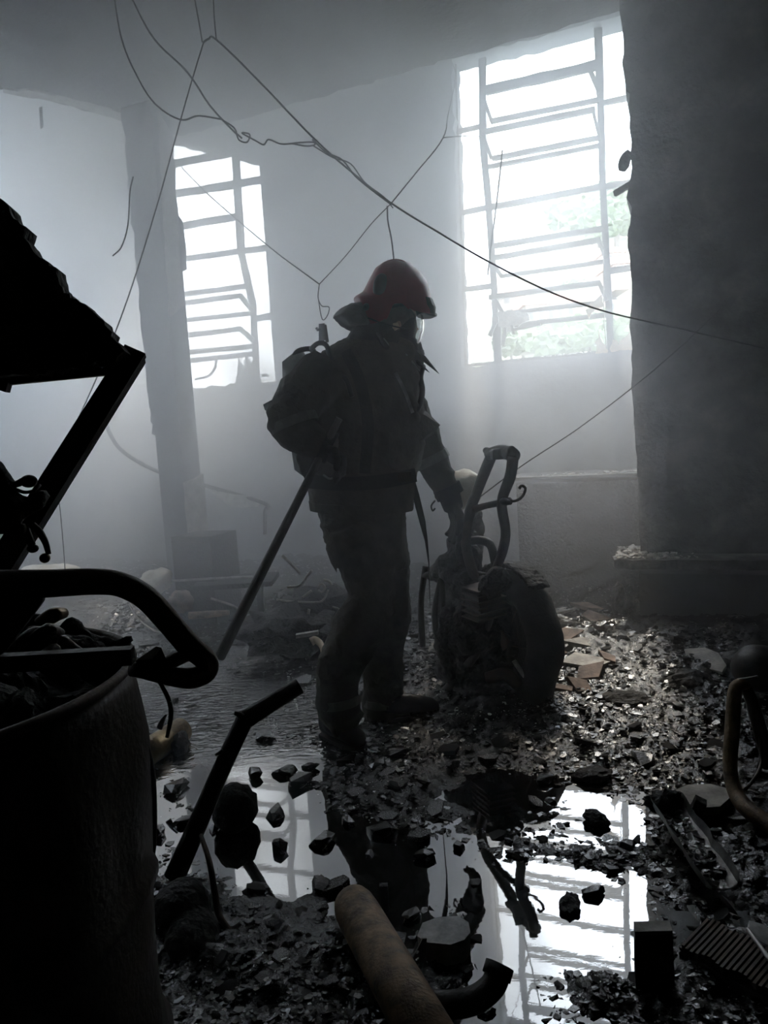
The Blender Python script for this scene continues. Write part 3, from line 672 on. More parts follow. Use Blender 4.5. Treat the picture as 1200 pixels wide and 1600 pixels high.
# trousers: one garment, two baggy legs
tr = [loft([(775, 492, 638, .165), (800, 494, 631, .17), (830, 505, 634, .17), (860, 512, 637, .16), (885, 522, 639, .14)]),
      limb([(560, 830, 2.76, 50), (570, 880, 2.74, 45), (580, 935, 2.71, 38), (558, 985, 2.70, 43), (531, 1040, 2.71, 37), (526, 1080, 2.72, 35), (532, 1112, 2.73, 34), (544, 1132, 2.74, 29)]),
      limb([(594, 830, 2.95, 42), (604, 900, 2.96, 37), (609, 950, 2.96, 34), (600, 1020, 2.97, 33), (599, 1070, 2.98, 34), (602, 1120, 2.99, 35), (606, 1140, 2.99, 33)])]
trousers = obj('trousers', remesh(join(*tr), .0105, 3, disp=folds(.012, 8, 11, 6.)), 'coat', ff, smooth=True)
obj('pocket_flap', hull([P(510, 845, YP-.1), P(509, 858, YP-.12), P(524, 842, YP-.17), P(528, 866, YP-.18), P(526, 895, YP-.16), P(517, 880, YP-.12)]), 'coat', trousers)
for (a, b2, Y1, r) in (((529, 1086), (531, 1099), 2.725, 36), ((600, 1086), (601, 1098), 2.985, 35.5)):
    band(a, b2, Y1, Y1, r, 'reflective_tape', 'leg_band', trousers)
# dark knee patch
obj('knee_patch', hull([P(592, 905, 2.68), P(556, 925, 2.66), P(600, 970, 2.68), P(560, 972, 2.655), P(578, 940, 2.645)]), 'coat_dark', trousers)
# boots
def boot(toe, heel, Y1, Y2, top, name='boot'):
    a, b2 = P(*heel, Y1), P(*toe, Y2); a.z = max(a.z, 0); d = (b2-a); d.z = 0; dl = d.length; d.normalize(); s_ = Vector((-d.y, d.x, 0)); z0 = .012
    G = []
    prof_ = [(-.02, .036, .10), (.05, .042, .10), (.14, .040, .085), (.21, .047, .065), (.26, .043, .052), (.29, .025, .035)]; sc = dl/.29
    V = []; F = []; sg = 12
    for (t_, hw, hh) in prof_:
        for k in range(sg):
            an = 2*math.pi*k/sg; V.append(Vector((a.x, a.y, 0))+d*(t_*sc)+s_*(hw*math.cos(an))+EZ*(z0+hh/2+hh/2*math.sin(an)))
    for i in range(len(prof_)-1):
        for k in range(sg): F.append([i*sg+k, i*sg+(k+1) % sg, (i+1)*sg+(k+1) % sg, (i+1)*sg+k])
    F += [[sg-1-k for k in range(sg)], [(len(prof_)-1)*sg+k for k in range(sg)]]
    G.append(fixn((V, F))); ank = Vector((a.x, a.y, 0))+d*.045
    tp = P(*top, (Y1+Y2)/2); G.append(fixn(tube([ank+EZ*.05, ank.lerp(tp, .5)+EZ*.03, tp], [.050, .052, .062], 14)))
    bo = obj(name, remesh(join(*G), .008, 3), 'mask_rubber', ff, smooth=True)
    pts = [(-.03, .03), (-.035, 0), (-.03, -.03), (.1, -.036), (.2, -.047), (.28, -.03), (.305, 0), (.28, .03), (.2, .047), (.1, .036)]
    obj('sole', hull([Vector((a.x, a.y, z))+d*(t_*sc)+s_*q for t_, q in pts for z in (-.006, .016)]), 'rubber', bo)
boot((566, 1172), (512, 1152), 2.80, 2.66, (537, 1095))
boot((687, 1152), (607, 1146), 2.93, 2.99, (603, 1095))
# gloves with five fingers; the near hand closes on the pole
pdir = (P(345, 1018, 2.64)-P(506, 700, 2.56)).normalized()
obj('glove', remesh(join(*hand(P(502, 700, 2.575), Vector((.75, -.25, -.55)), Vector((-.35, 0, -.9)), Vector((.3, -.9, .2)), .20, (.85, .9, .95, .95), .8, 1.35), fixn(tube([P(490, 692, 2.585), P(508, 703, 2.575)], [.045, .038], 14, round_=True))), .006, 2), 'coat_dark', ff, smooth=True)
obj('glove', remesh(join(*hand(P(705, 778, 3.03), Vector((.17, -.05, -1)), Vector((-.75, .5, -.1)), Vector((.3, -.9, -.1)), .205, (.16, .22, .28, .36), .5, 1.4), fixn(tube([P(700, 768, 3.03), P(709, 795, 3.03)], [.048, .042], 14, round_=True))), .006, 2), 'coat_dark', ff, smooth=True)
obj('glove_tab', tube(spline([P(680, 782, 3.0), P(674, 790, 3.0), P(676, 798, 3.0), P(680, 794, 3.0)], 4), .004, 6), 'coat_dark', ff)

# helmet: red shell swept down over the nape, brow rim, side plate, nape cloth, clear visor
def helmet():
    out = [(618, 405), (600, 409), (587, 418), (577, 436), (567, 456), (556, 462), (552, 466), (556, 480), (566, 497), (577, 509), (590, 500), (600, 486), (612, 476), (640, 474), (660, 484), (678, 492), (679, 484), (673, 462), (668, 440), (657, 424), (640, 411)]
    c0 = Vector((618, 462)); V = []; F = []; L_ = 12; n = len(out)
    for j in range(-L_, L_+1):
        t_ = j/L_; a = t_*math.pi/2; s_ = math.cos(a)**.62 if abs(t_) < 1 else 0.02
        for (x, y) in out:
            X_ = c0.x+(x-c0.x)*s_; Y_ = c0.y+(y-c0.y)*s_ if y < c0.y else y-(y-c0.y)*(1-s_)*.25
            V.append(P(X_, Y_, YP+.128*math.sin(a)))
    for j in range(2*L_):
        for i in range(n):
            i2 = (i+1) % n; F.append([j*n+i, j*n+i2, (j+1)*n+i2, (j+1)*n+i])
    return fixn((V, F))
hg_ = remesh(helmet(), .005, 3)
hel = obj('helmet', hg_, 'red_helmet', ff, label='red helmet with a dark side plate', smooth=True)
def patch(pts, dy, th, m_, name, par, lab=None):
    a = [P(x, y, YP-dy) for x, y in pts]; b2 = [v+Vector((0, th, 0)) for v in a]; n = len(a)
    o = obj(name, fixn((a+b2, [list(range(n)), list(range(2*n-1, n-1, -1))]+[[i, (i+1) % n, (i+1) % n+n, i+n] for i in range(n)])), m_, par, label=lab); return o
def oval(cx_, cy_, rx, ry, rot=0, n=18):
    return [(cx_+rx*math.cos(a)*math.cos(rot)-ry*math.sin(a)*math.sin(rot), cy_+rx*math.cos(a)*math.sin(rot)+ry*math.sin(a)*math.cos(rot)) for a in [2*math.pi*i/n for i in range(n)]]
obj('side_plate', ball(596, 449, YP-.106, 13, 21, .022, .12), 'mask_rubber', hel, smooth=True)
obj('knob', ball(573, 480, YP-.088, 6, 6, .03), 'mask_rubber', hel, smooth=True)
obj('brow_rim', tube(spline([P(612, 479, YP-.118), P(634, 476, YP-.11), P(656, 484, YP-.085), P(676, 492, YP-.03), P(679, 491, YP+.03), P(660, 484, YP+.085), P(634, 476, YP+.11)]), .007, 8), 'mask_rubber', hel, smooth=True)
obj('brow_shade', loft([(470, 640, 676, .085), (482, 644, 681, .085), (494, 652, 680, .07)]), 'mask_rubber', hel)
obj('crest', tube(spline([P(594, 415, YP), P(606, 409, YP), P(618, 407, YP), P(630, 409, YP), P(643, 416, YP)]), [.002, .005, .006, .005, .002], 8), 'red_helmet', hel, smooth=True)
nf = loft([(478, 545, 574, .09), (490, 525, 578, .115), (498, 520, 582, .12), (508, 534, 584, .12), (514, 542, 582, .115)], sq=2.1)
obj('nape_cloth', remesh(nf, .007, 3, disp=folds(.006, 16, 22, 2.)), 'nape_cloth', ff, smooth=True)
obj('balaclava', remesh(join(ball(616, 500, YP, 34, 34, .098, .1), ball(612, 525, YP, 26, 26, .085), limb([(600, 520, YP, 30), (590, 548, YP, 34)])), .008, 3), 'balaclava', ff, smooth=True)
# full-face mask, regulator, visor
mk = obj('face_mask', remesh(join(ball(630, 514, YP, 21, 32, .084, .2), ball(645, 545, YP, 12, 15, .048), limb([(646, 536, YP, 12), (652, 556, YP, 11), (652, 572, YP, 10)])), .007, 3), 'mask_rubber', ff, smooth=True)
obj('regulator', lathe(P(644, 546, YP), (P(661, 564, YP)-P(644, 546, YP)), [(0, 0), (.026, 0), (.030, .012), (.030, .034), (.022, .046), (0, .048)], 20), 'mask_rubber', mk, smooth=True)
lens = []
V = []; F = []
for j in range(9):
    a = -1.15+2.3*j/8
    for i, (x, y) in enumerate([(660, 494), (662, 505), (661, 518), (657, 532), (652, 542)]):
        c = P(632, y, YP); e = P(x, y, YP); r_ = (e.x-c.x); V.append(Vector((c.x+r_*math.cos(a), YP+.088*math.sin(a), e.z)))
for j in range(8):
    for i in range(4): F.append([j*5+i, j*5+i+1, j*5+i+6, j*5+i+5])
k = len(V); V2 = [v+Vector((.003, 0, 0)) for v in V]; 
obj('mask_lens', (V+V2, F+[[q+k for q in reversed(f)] for f in F]), 'clear_lens', mk, smooth=True, label='clear curved mask lens')
patch([(614, 505), (622, 504), (624, 512), (617, 516), (613, 511)], .104, .014, 'tan_cloth', 'mask_spot', mk, 'small pale spot')  # small pale tan patch on the near side of the mask
obj('mask_strap', tube(spline([P(575, 497, YP-.10), P(598, 505, YP-.11), P(620, 511, YP-.105), P(640, 515, YP-.09)]), .006, 6, ell=.5), 'mask_rubber', mk)
# pointed strap ends and torn collar tongues under the mask
def spike(pts, r, nm='strap_end', m_='coat_dark'): return obj(nm, tube([P(*p) for p in pts], r, 8, ell=.75), m_, ff)
spike([(640, 540, YP-.05), (662, 560, YP-.05), (686, 584, YP-.05)], [.012, .014, .001])
spike([(636, 552, YP-.07), (655, 568, YP-.07), (671, 582, YP-.08)], [.010, .011, .001])
spike([(598, 530, YP-.12), (620, 560, YP-.13), (640, 590, YP-.12)], [.010, .012, .002], m_='nape_cloth')
spike([(618, 540, YP-.11), (634, 556, YP-.12), (656, 580, YP-.10)], [.006, .012, .002], m_='nape_cloth')
spike([(590, 520, YP-.11), (604, 545, YP-.14), (612, 566, YP-.15)], [.010, .014, .002])
# breathing hose, pressure line, harness
obj('breathing_hose', tube(spline([P(661, 572, YP), P(657, 590, YP-.04), P(660, 610, YP-.06), P(655, 634, YP-.10), P(640, 655, YP-.14)]), .011, 10), 'mask_rubber', ff, smooth=True)
obj('pressure_line', tube(spline([P(486, 545, YP-.10), P(498, 536, YP-.14), P(510, 540, YP-.17), P(516, 560, YP-.21), P(522, 580, YP-.225), P(540, 592, YP-.235), P(550, 620, YP-.24)]), .009, 8), 'mask_rubber', ff, smooth=True)
def strap(pts, w_=.04, nm='harness_strap', m_='coat_dark', th=.006):
    q = spline([P(*p) for p in pts], 5); V = []; F = []
    for i, p in enumerate(q):
        d = (q[min(i+1, len(q)-1)]-q[max(i-1, 0)]).normalized(); s_ = d.cross(Vector((0, -1, 0))).normalized(); ww = w_/2
        V += [p+s_*ww, p-s_*ww, p-s_*ww+Vector((0, th, 0)), p+s_*ww+Vector((0, th, 0))]
    for i in range(len(q)-1):
        for k in range(4): F.append([4*i+k, 4*i+(k+1) % 4, 4*i+4+(k+1) % 4, 4*i+4+k])
    F += [[3, 2, 1, 0], [4*len(q)-4, 4*len(q)-3, 4*len(q)-2, 4*len(q)-1]]
    return obj(nm, fixn((V, F)), m_, ff)
strap([(540, 548, YP-.19), (560, 590, YP-.245), (575, 660, YP-.25), (570, 740, YP-.225)])
strap([(480, 752, YP-.20), (540, 756, YP-.225), (600, 752, YP-.225), (650, 742, YP-.18)], .05, 'waist_strap')
strap([(618, 582, YP-.20), (632, 610, YP-.22), (645, 645, YP-.2)], .012, 'zip', 'aluminium', .004)
obj('belt_buckle', box(P(632, 745, YP-.215), .05, .012, .035), 'burnt_steel', ff)
obj('tool_loop', tube(spline([P(505, 742, YP-.225), P(515, 748, YP-.23), P(527, 744, YP-.225)]), .004, 6), 'nape_cloth', ff)
# long tapered strap hanging in front
hs = [(640, 735, YP+.05, 8), (650, 775, YP+.04, 11), (660, 815, YP+.03, 10), (666, 845, YP+.02, 5), (670, 880, YP+.02, 2), (672, 950, YP+.02, 1)]
obj('hanging_strap', tube([P(a, b2, c) for a, b2, c, r in hs], [r*YP/FPX for *_, r in hs], 8, ell=.3), 'coat_dark', ff)
# air pack on the back
pk = obj('air_cylinder', tube([P(470, 556, YP+.02), P(466, 566, YP+.02), P(470, 620, YP+.03), P(486, 730, YP+.04), P(489, 745, YP+.04)], [.030, .062, .068, .066, .03], 20, round_=True), 'nape_cloth', ff, smooth=True, label='grey air cylinder on the back')
obj('back_plate', hull([P(482, 560, YP-.12), P(482, 560, YP+.12), P(500, 555, YP-.12), P(500, 555, YP+.12), P(495, 745, YP-.1), P(495, 745, YP+.1), P(508, 745, YP-.1), P(508, 745, YP+.1)]), 'mask_rubber', ff)
obj('valve', tube(spline([P(457, 566, YP), P(464, 550, YP), P(482, 545, YP), P(492, 550, YP)]), .010, 8), 'mask_rubber', pk, smooth=True)
obj('sleeve_tab', hull([P(411, 632, 2.62), P(414, 641, 2.62), P(424, 625, 2.58), P(428, 646, 2.60), P(424, 630, 2.66), P(418, 636, 2.66)]), 'coat_dark', jacket)

# the pole in his near hand
p0, p1 = P(510, 694, 2.545), P(343, 1026, 2.72)
polething = obj('pole', tube([p0+(p0-p1).normalized()*.10, p0, p1], [.012, .013, .022], 12), 'pole', label='long dark pole held by the firefighter and trailing down behind him', cat='pole', base=p1)

# ================================================================== WRECKS IN THE MIDDLE GROUND
def pt(pts, Y=None): return [P(p[0], p[1], p[2] if len(p) > 2 else Y) for p in pts]
def rpx(r, Y): return r*Y/FPX
def tb(name, par, pts, r, m_, Y=None, seg=10, sm=True, lab=None, n=5):
    q = spline(pt(pts, Y), n); YY = q[len(q)//2].y
    rr = [rpx(k, YY) for k in r] if isinstance(r, (list, tuple)) else rpx(r, YY)
    return obj(name, tube(q, rr, seg), m_, par, smooth=sm, label=lab)
c_ = PZ(790, 1075, 0)
mc = thing('motorcycle', 'burnt-out motorcycle wreck standing right of the firefighter with bare fork and sagging tyre', 'motorcycle', (c_.x, 3.2, 0))
fk = tb('fork_leg', mc, [(768, 712, 3.28), (757, 738, 3.28), (745, 770, 3.26), (734, 800, 3.25), (728, 850, 3.22), (742, 905, 3.2)], [9, 9, 8, 9, 8, 8], 'burnt_steel')
tb('fork_leg', mc, [(802, 714, 3.05), (797, 745, 3.05), (784, 785, 3.06), (790, 830, 3.07), (785, 862, 3.08), (774, 895, 3.1), (770, 940, 3.1)], [9, 9, 8, 8, 8, 7, 7], 'burnt_steel')
yoke = obj('top_yoke', remesh(join(limb([(764, 710, 3.27, 10), (785, 705, 3.18, 11), (803, 712, 3.06, 12)]), ball(760, 704, 3.28, 6, 6, .02), ball(799, 702, 3.06, 7, 6, .02), box(P(786, 709, 3.17), .10, .08, .045)), .007, 1), 'black_steel', mc, smooth=True)
tb('clutch_cable', yoke, [(772, 700, 3.2), (780, 697, 3.2), (790, 701, 3.18)], 1.6, 'wire', seg=6)
tb('lower_yoke', mc, [(738, 797, 3.26), (760, 790, 3.15), (797, 783, 3.05)], [6, 5, 6], 'burnt_steel')
obj('headlamp_bracket', ball(789, 784, 3.03, 9, 6, .03, .2), 'black_steel', mc, smooth=True)
tb('bent_lever', mc, [(785, 768, 3.05), (792, 778, 3.04), (803, 783, 3.02), (815, 777, 3.0), (821, 764, 3.0), (815, 759, 3.0), (811, 764, 3.0)], 2.3, 'burnt_steel', seg=8)
# wheel: tyre, rim, hub, spokes
wc = P(797, 1000, 3.18); ax = Vector((-.90, -.40, .10)).normalized(); s_, u_ = frame(ax)
def torus(c, ax, R, r, sq=1.0, n=44, m_=14, wob=0., drop=0):
    s_, u_ = frame(ax); V = []; F = []
    for i in range(n):
        a = 2*math.pi*i/n; d = s_*math.cos(a)+u_*math.sin(a); w_ = 1+wob*noise.noise(Vector((math.cos(a)*2, math.sin(a)*2, R*9)))
        for k in range(m_):
            b2 = 2*math.pi*k/m_; V.append(c+d*(R*w_+math.cos(b2)*r)+ax*(math.sin(b2)*r*sq*(1+wob*noise.noise(Vector((a*3, b2, 1))))))
    for i in range(n):
        for k in range(m_): F.append([i*m_+k, ((i+1) % n)*m_+k, ((i+1) % n)*m_+(k+1) % m_, i*m_+(k+1) % m_])
    return V, F
obj('tyre', torus(wc, ax, .245, .066, 1.25, wob=.16), 'rubber', mc, smooth=True)
rim = obj('wheel_rim', torus(wc, ax, .205, .016, 1.8), 'burnt_steel', mc, smooth=True)
hubo = obj('hub', lathe(wc-ax*.07, ax, [(0, 0), (.035, 0), (.055, .01), (.055, .03), (.03, .04), (.03, .10), (.055, .11), (.055, .135), (0, .14)], 18), 'burnt_steel', mc, smooth=True)
obj('brake_disc', lathe(wc-ax*.03, ax, [(.0, .0), (.17, .0), (.185, .012), (.17, .03), (0, .03)], 28), 'char', mc, smooth=True)
for k in range(10):
    a = 2*math.pi*k/10; a2 = a+.25*(1 if k % 2 else -1); e = ax*(.03 if k % 2 else -.03)
    obj('spoke', tube([wc+e+(s_*math.cos(a2)+u_*math.sin(a2))*.05, wc+(s_*math.cos(a)+u_*math.sin(a))*.2], .0022, 5), 'burnt_steel', rim)
obj('mudguard', remesh(join(*[fixn(tube([wc+(s_*math.cos(a)+u_*math.sin(a))*.335-ax*.05, wc+(s_*math.cos(a)+u_*math.sin(a))*.335+ax*.06], .014, 8)) for a in np.linspace(.9, 2.2, 16)]), .010, 1, disp=folds(.006, 20, 20, 4)), 'char', mc, smooth=True)
# engine, frame, charred seat and hanging covers
obj('engine', remesh(join(ball(735, 990, 3.2, 50, 46, .14), ball(790, 1000, 3.2, 26, 70, .08), ball(765, 1075, 3.15, 60, 24, .14), ball(760, 1040, 3.2, 38, 40, .11), ball(720, 1045, 3.22, 40, 34, .11), ball(752, 935, 3.2, 30, 34, .09)), .014, 1, disp=lambda v, n_: .03*noise.fractal(v*14, 1., 2., 4)), 'char', mc, smooth=True)
cyl = obj('cylinder_head', box(P(756, 940, 3.08), .11, .11, .10, Vector((.9, .4, .1)).normalized(), Vector((-.4, .9, 0)).normalized(), Vector((-.1, 0, 1)).normalized()), 'black_steel', mc)
for k in range(6): obj('cooling_fin', box(P(756, 916+k*9, 3.08), .14, .14, .006, Vector((.9, .4, .1)).normalized(), Vector((-.4, .9, 0)).normalized(), Vector((-.1, 0, 1)).normalized()), 'burnt_steel', cyl)
for pts, r in [([(700, 880, 3.3), (715, 860, 3.28), (738, 845, 3.25), (765, 850, 3.2), (775, 885, 3.15)], 7), ([(690, 905, 3.3), (680, 960, 3.3), (690, 1020, 3.3), (710, 1075, 3.25)], 6),
               ([(665, 885, 3.4), (658, 940, 3.4), (660, 1010, 3.4)], 5), ([(690, 900, 3.3), (690, 980, 3.28), (694, 1060, 3.25)], 6), ([(770, 940, 3.1), (750, 1010, 3.1), (700, 1075, 3.15), (680, 1085, 3.2)], 7),
               ([(662, 900, 3.4), (700, 890, 3.3), (760, 900, 3.2)], 5), ([(720, 1085, 3.15), (780, 1095, 3.15), (800, 1005, 3.17)], 6)]:
    tb('frame_tube', mc, pts, r, 'black_steel')
obj('seat_pan', remesh(join(limb([(690, 880, 3.35, 22), (715, 900, 3.3, 26), (745, 930, 3.2, 24), (740, 955, 3.2, 24)]), limb([(712, 840, 3.32, 16), (725, 870, 3.3, 24), (720, 905, 3.3, 24)])), .012, 1, disp=lambda v, n_: .025*noise.fractal(v*12, 1., 2., 4)), 'char', mc, smooth=True)
obj('hanging_cover', remesh(join(limb([(700, 950, 3.15, 12), (690, 1010, 3.12, 10), (705, 1060, 3.1, 9)]), limb([(760, 925, 3.02, 16), (775, 900, 3.02, 15), (792, 915, 3.02, 12)])), .009, 1, disp=folds(.012, 18, 12, 5)), 'char', mc, smooth=True)
tb('exhaust', mc, [(760, 1060, 3.0), (790, 1055, 2.98), (812, 1072, 2.96)], [10, 12, 10], 'burnt_steel')
tb('footrest', mc, [(803, 1032, 2.98), (812, 1046, 2.96), (821, 1058, 2.94)], 4, 'aluminium', lab='bright footrest end')
obj('brake_drum', lathe(P(780, 905, 3.05), Vector((-.5, -.8, .2)), [(0, 0), (.05, 0), (.055, .02), (.04, .04), (0, .045)], 18), 'burnt_steel', mc, smooth=True)

def lumpobj(name, label, cat, px, py, Y, wx, hz_, dy, m_, seed, amp=.25, rot=0, group=None, fr=2.2):
    c = P(px, py, Y); g_ = xform(lump(seed, 3, amp, fr), TRS(c, (0, rot, seed), (wx*Y/FPX, dy, hz_*Y/FPX)))
    return obj(name, g_, m_, None, label=label, cat=cat, group=group, smooth=True)
tk = lumpobj('fuel_tank', 'pale scorched fuel tank lying behind the motorcycle fork', 'tank', 722, 765, 3.75, 85, 62, .2, 'tank_white', 2, .12, .3)
obj('tank_stand', remesh(join(limb([(748, 800, 3.75, 10), (735, 850, 3.75, 20), (722, 900, 3.75, 34), (712, 1010, 3.75, 34)]), limb([(735, 850, 3.75, 14), (700, 880, 3.75, 14), (672, 905, 3.75, 10)])), .02, 1, disp=lambda v, n_: .03*noise.fractal(v*9, 1., 2., 4)), 'char', None, label='charred upright heap under the pale tank behind the motorcycle', cat='wreckage', smooth=True)
def slab(name, label, cat, px, py, wpx, hpx, th, m_, z=.03, rot=0., tilt=(0, 0), group=None, n=7, seed=None):
    """flat broken piece lying on the floor; wpx x hpx its footprint as seen"""
    if seed is not None: random.seed(seed)
    a, b2 = PZ(px-wpx/2, py, z), PZ(px+wpx/2, py, z); c = (a+b2)/2; wd = (b2-a).length
    e, f_ = PZ(px, py-hpx/2, z), PZ(px, py+hpx/2, z); dp = abs(e.y-f_.y); zz = max(hat(c.x, c.y), 0)
    g_ = xform(slabchunk(n, 1.0), TRS((c.x, c.y, zz+th*.42), (tilt[0], tilt[1], rot), (wd, dp, th)))
    return obj(name, g_, m_, None, label=label, cat=cat, group=group)
def rock(name, label, cat, px, py, wpx, hpx, m_='wet_flake', group=None, seed=0, flat=.8):
    """angular lump standing on the floor or in the water; (px,py) its middle"""
    random.seed(seed*13+5); b2 = PZ(px, py+hpx*.42, 0); Y = b2.y; w_, h_ = wpx*Y/FPX, hpx*Y/FPX
    g_ = xform(lump(seed+50, 3, .32, 2.0, (1, 1, flat)) if m_ == 'char' else chunk(24, flat), TRS((b2.x, Y+w_*.3, max(0, hat(b2.x, Y))*.5+h_*.22), (random.uniform(-.15, .15), random.uniform(-.15, .15), seed), (w_*1.1, w_*.75, max(.3*w_, h_-.38*w_)/(.75*flat))))
    return obj(name, g_, m_, None, label=label, cat=cat, group=group)
# tiles and boards by the pier
slab('ceiling_tile', 'pale tan broken tile lying flat right of the motorcycle tyre', 'tile', 912, 1038, 92, 26, .018, 'terracotta', .06, .1, (.10, -.05), n=4, seed=1).data.materials[0] = MATS['ash_board']
slab('broken_tile', 'reddish broken tile tipped in front of the tan tile', 'tile', 925, 1054, 62, 16, .02, 'terracotta', .05, .3, (.2, -.25), n=4, seed=2)
slab('broken_tile', 'small reddish tile shard left of the forked one, beside the tyre', 'tile', 878, 1074, 40, 14, .02, 'terracotta', .05, .5, (.1, .1), n=4, seed=3)
slab('broken_tile', 'forked brownish tile shard below the tan tile', 'tile', 905, 1070, 44, 20, .02, 'terracotta', .05, .9, (.25, -.2), n=4, seed=4)
slab('broken_tile', 'short brown tile just right of the tan tile', 'tile', 950, 1030, 26, 18, .02, 'terracotta', .07, .2, (.1, .2), n=4, seed=5)
for k, (px, py, w_, h_) in enumerate([(875, 955, 60, 14), (915, 952, 50, 12), (860, 968, 40, 12), (900, 975, 55, 12), (880, 990, 60, 12), (930, 965, 44, 10), (905, 1000, 58, 12), (940, 985, 40, 12), (870, 1010, 34, 12), (858, 985, 34, 10)]):
    slab('fallen_tile', ['reddish tile at the back left of the tile heap by the counter', 'reddish tile at the back middle of the tile heap', 'reddish tile behind the tyre in the tile heap', 'pale ashy tile in the middle of the tile heap', 'long reddish tile in front of the pale one, middle of the tile heap', 'reddish tile at the back right of the tile heap', 'pale ashy tile at the front right of the tile heap', 'reddish tile at the right end of the tile heap', 'small reddish tile at the front left of the tile heap', 'small pale tile touching the tyre in the tile heap'][k], 'tile', px, py, w_*1.15, h_, .022, 'terracotta' if k % 3 else 'ash_board', .08, random.uniform(-.25, .25), (random.uniform(-.2, .4), random.uniform(-.25, .25)), 'tiles heaped at the foot of the back counter', n=4, seed=k+20)
slab('ochre_panel', 'ochre broken panel leaning in front of the motorcycle engine', 'panel', 738, 1060, 40, 22, .015, 'ash_board', .05, .4, (.5, -.3), seed=8)
slab('grey_slab', 'grey jagged sheet lying on the dark rubble before the plinth', 'slab', 1102, 1022, 56, 30, .015, 'ash_board', .12, .2, (.15, -.25), seed=9)
# heap and furniture remains at the back left
cdt = tb('conduit', None, [(160, 640, 5.4), (172, 678, 5.4), (195, 708, 5.45), (250, 738, 5.5), (325, 760, 5.5), (412, 786, 5.4), (414, 800, 5.4), (414, 835, 5.4)], 3, 'window_steel', lab='bent grey conduit sagging behind the column'); cdt['category'] = 'conduit'
o = obj('hanging_sheet', plate(P(337, 775, 5.42), EX, EZ, jag([(-.05, .05), (.15, 0), (.34, -.05), (.30, -.1), (.1, -.09)], .05, .006), .02), 'pale_melt', label='pale scrap of sheet hanging from the conduit right of the column', cat='sheet')
cb2 = obj('cabinet', box(PZ(320, 985, 0)+EZ*.3+Vector((0, .2, 0)), .30, .3, .6, WD, WN), 'char', label='low charred cabinet standing before the foot of the column', cat='cabinet')
cc = thing('workbench', 'dark burnt bench with a thin steel edge right of the column foot', 'bench', (PZ(390, 975, 0).x, PZ(390, 975, 0).y+.2, 0))
tb('bench_edge', cc, [(268, 908, 4.55), (330, 904, 4.55), (395, 901, 4.55)], 2, 'aluminium', seg=6)
obj('bench_top', box(P(370, 908, 4.7), .50, .35, .03), 'char', cc)
for x_ in (335, 405): obj('leg', bar(P(x_, 910, 4.7), Vector((P(x_, 910, 4.7).x, 4.7, 0)), .04, .04), 'black_steel', cc)
lg = tb('charred_log', None, [(295, 962, 4.3), (325, 960, 4.3), (358, 957, 4.3)], [6, 6, 4], 'rust'); lg['label'] = 'short brown pipe lying before the bench at the column foot'; lg['category'] = 'pipe'
lumpobj('sack', 'pale torn sack slumped left of the column foot', 'sack', 240, 910, 4.7, 62, 34, .25, 'tank_white', 4, .25, .4)
lumpobj('sack', 'pale flat bundle lying behind the lever at the far left', 'sack', 75, 893, 4.9, 110, 22, .3, 'tank_white', 9, .25)
lumpobj('rubble_lump', 'brown lump leaning at the left of the column foot', 'rubble', 283, 940, 4.4, 40, 36, .15, 'terracotta', 11, .25)
lumpobj('wreck_heap', 'dark heap of burnt wreckage behind the pole', 'wreckage', 445, 985, 3.85, 140, 60, .5, 'char', 12, .75, 0, fr=4)
lumpobj('wreck_heap', 'tall dark heap of wreckage close behind the firefighter', 'wreckage', 500, 960, 4.1, 110, 80, .5, 'char', 14, .75, 0, fr=4)
hp = [([(441, 868, 4.0), (456, 882, 4.0), (470, 897, 4.0)], 2.6, 'straight pale rod sloping down to the scrap heap'),
      ([(449, 918, 4.0), (468, 915, 4.0), (480, 900, 4.0), (487, 892, 3.95)], 2.6, 'branched pale stick on top of the scrap heap'),
      ([(432, 937, 3.95), (455, 940, 3.95), (495, 941, 3.9), (506, 936, 3.9), (513, 922, 3.9)], 1.8, 'long curved wire lying across the heap'),
      ([(472, 934, 3.9), (480, 928, 3.9), (487, 923, 3.9)], 2.2, 'short pale rod above the curved wire'),
      ([(505, 906, 4.0), (514, 908, 4.0), (519, 914, 4.0)], 2.2, 'small hooked rod at the right of the heap'),
      ([(497, 922, 3.95), (503, 925, 3.95), (508, 918, 3.95), (502, 912, 3.95), (497, 918, 3.95)], 1.8, 'small loop of wire on the heap'),
      ([(483, 952, 3.9), (480, 965, 3.9), (477, 975, 3.88)], 2.6, 'upright pale stub on the face of the heap'),
      ([(519, 948, 3.6), (530, 952, 3.6), (535, 960, 3.6)], 1.6, 'thin pale curl just behind the firefighter\'s knee'),
      ([(330, 935, 4.5), (370, 950, 4.4), (385, 975, 4.3), (400, 1000, 4.2)], 1.8, 'thin wire drooping across the debris left of the pole'),
      ([(200, 940, 4.5), (215, 965, 4.4), (240, 985, 4.2), (270, 992, 4.1)], 1.6, 'thin wire curling over the debris inside the tube loop')]
for pts, r, lb in hp:
    o = tb('bent_wire', None, pts, r, 'ash_board', seg=6, lab=lb); o['category'] = 'wire'; o['group'] = 'rods and wires in the scrap heap'
o = obj('charred_plank', box(P(480, 991, 3.55), .11, .03, .018, Vector((1, 0, .1)).normalized()), 'ash_board', label='short pale plank sticking out behind the firefighter\'s shin', cat='plank')
o = tb('peeled_strip', None, [(486, 1003, 3.3), (493, 1000, 3.3), (502, 1008, 3.25), (505, 1022, 3.2), (500, 1045, 3.15)], [7, 6, 5, 4, 3], 'tan_cloth', n=6); o['label'] = 'pale curled strip standing behind the firefighter\'s calf'; o['category'] = 'strip'
lumpobj('burnt_post', 'broken dark stump standing at the left end of the plinth', 'stump', 968, 945, 4.1, 22, 70, .1, 'char', 15, .3)

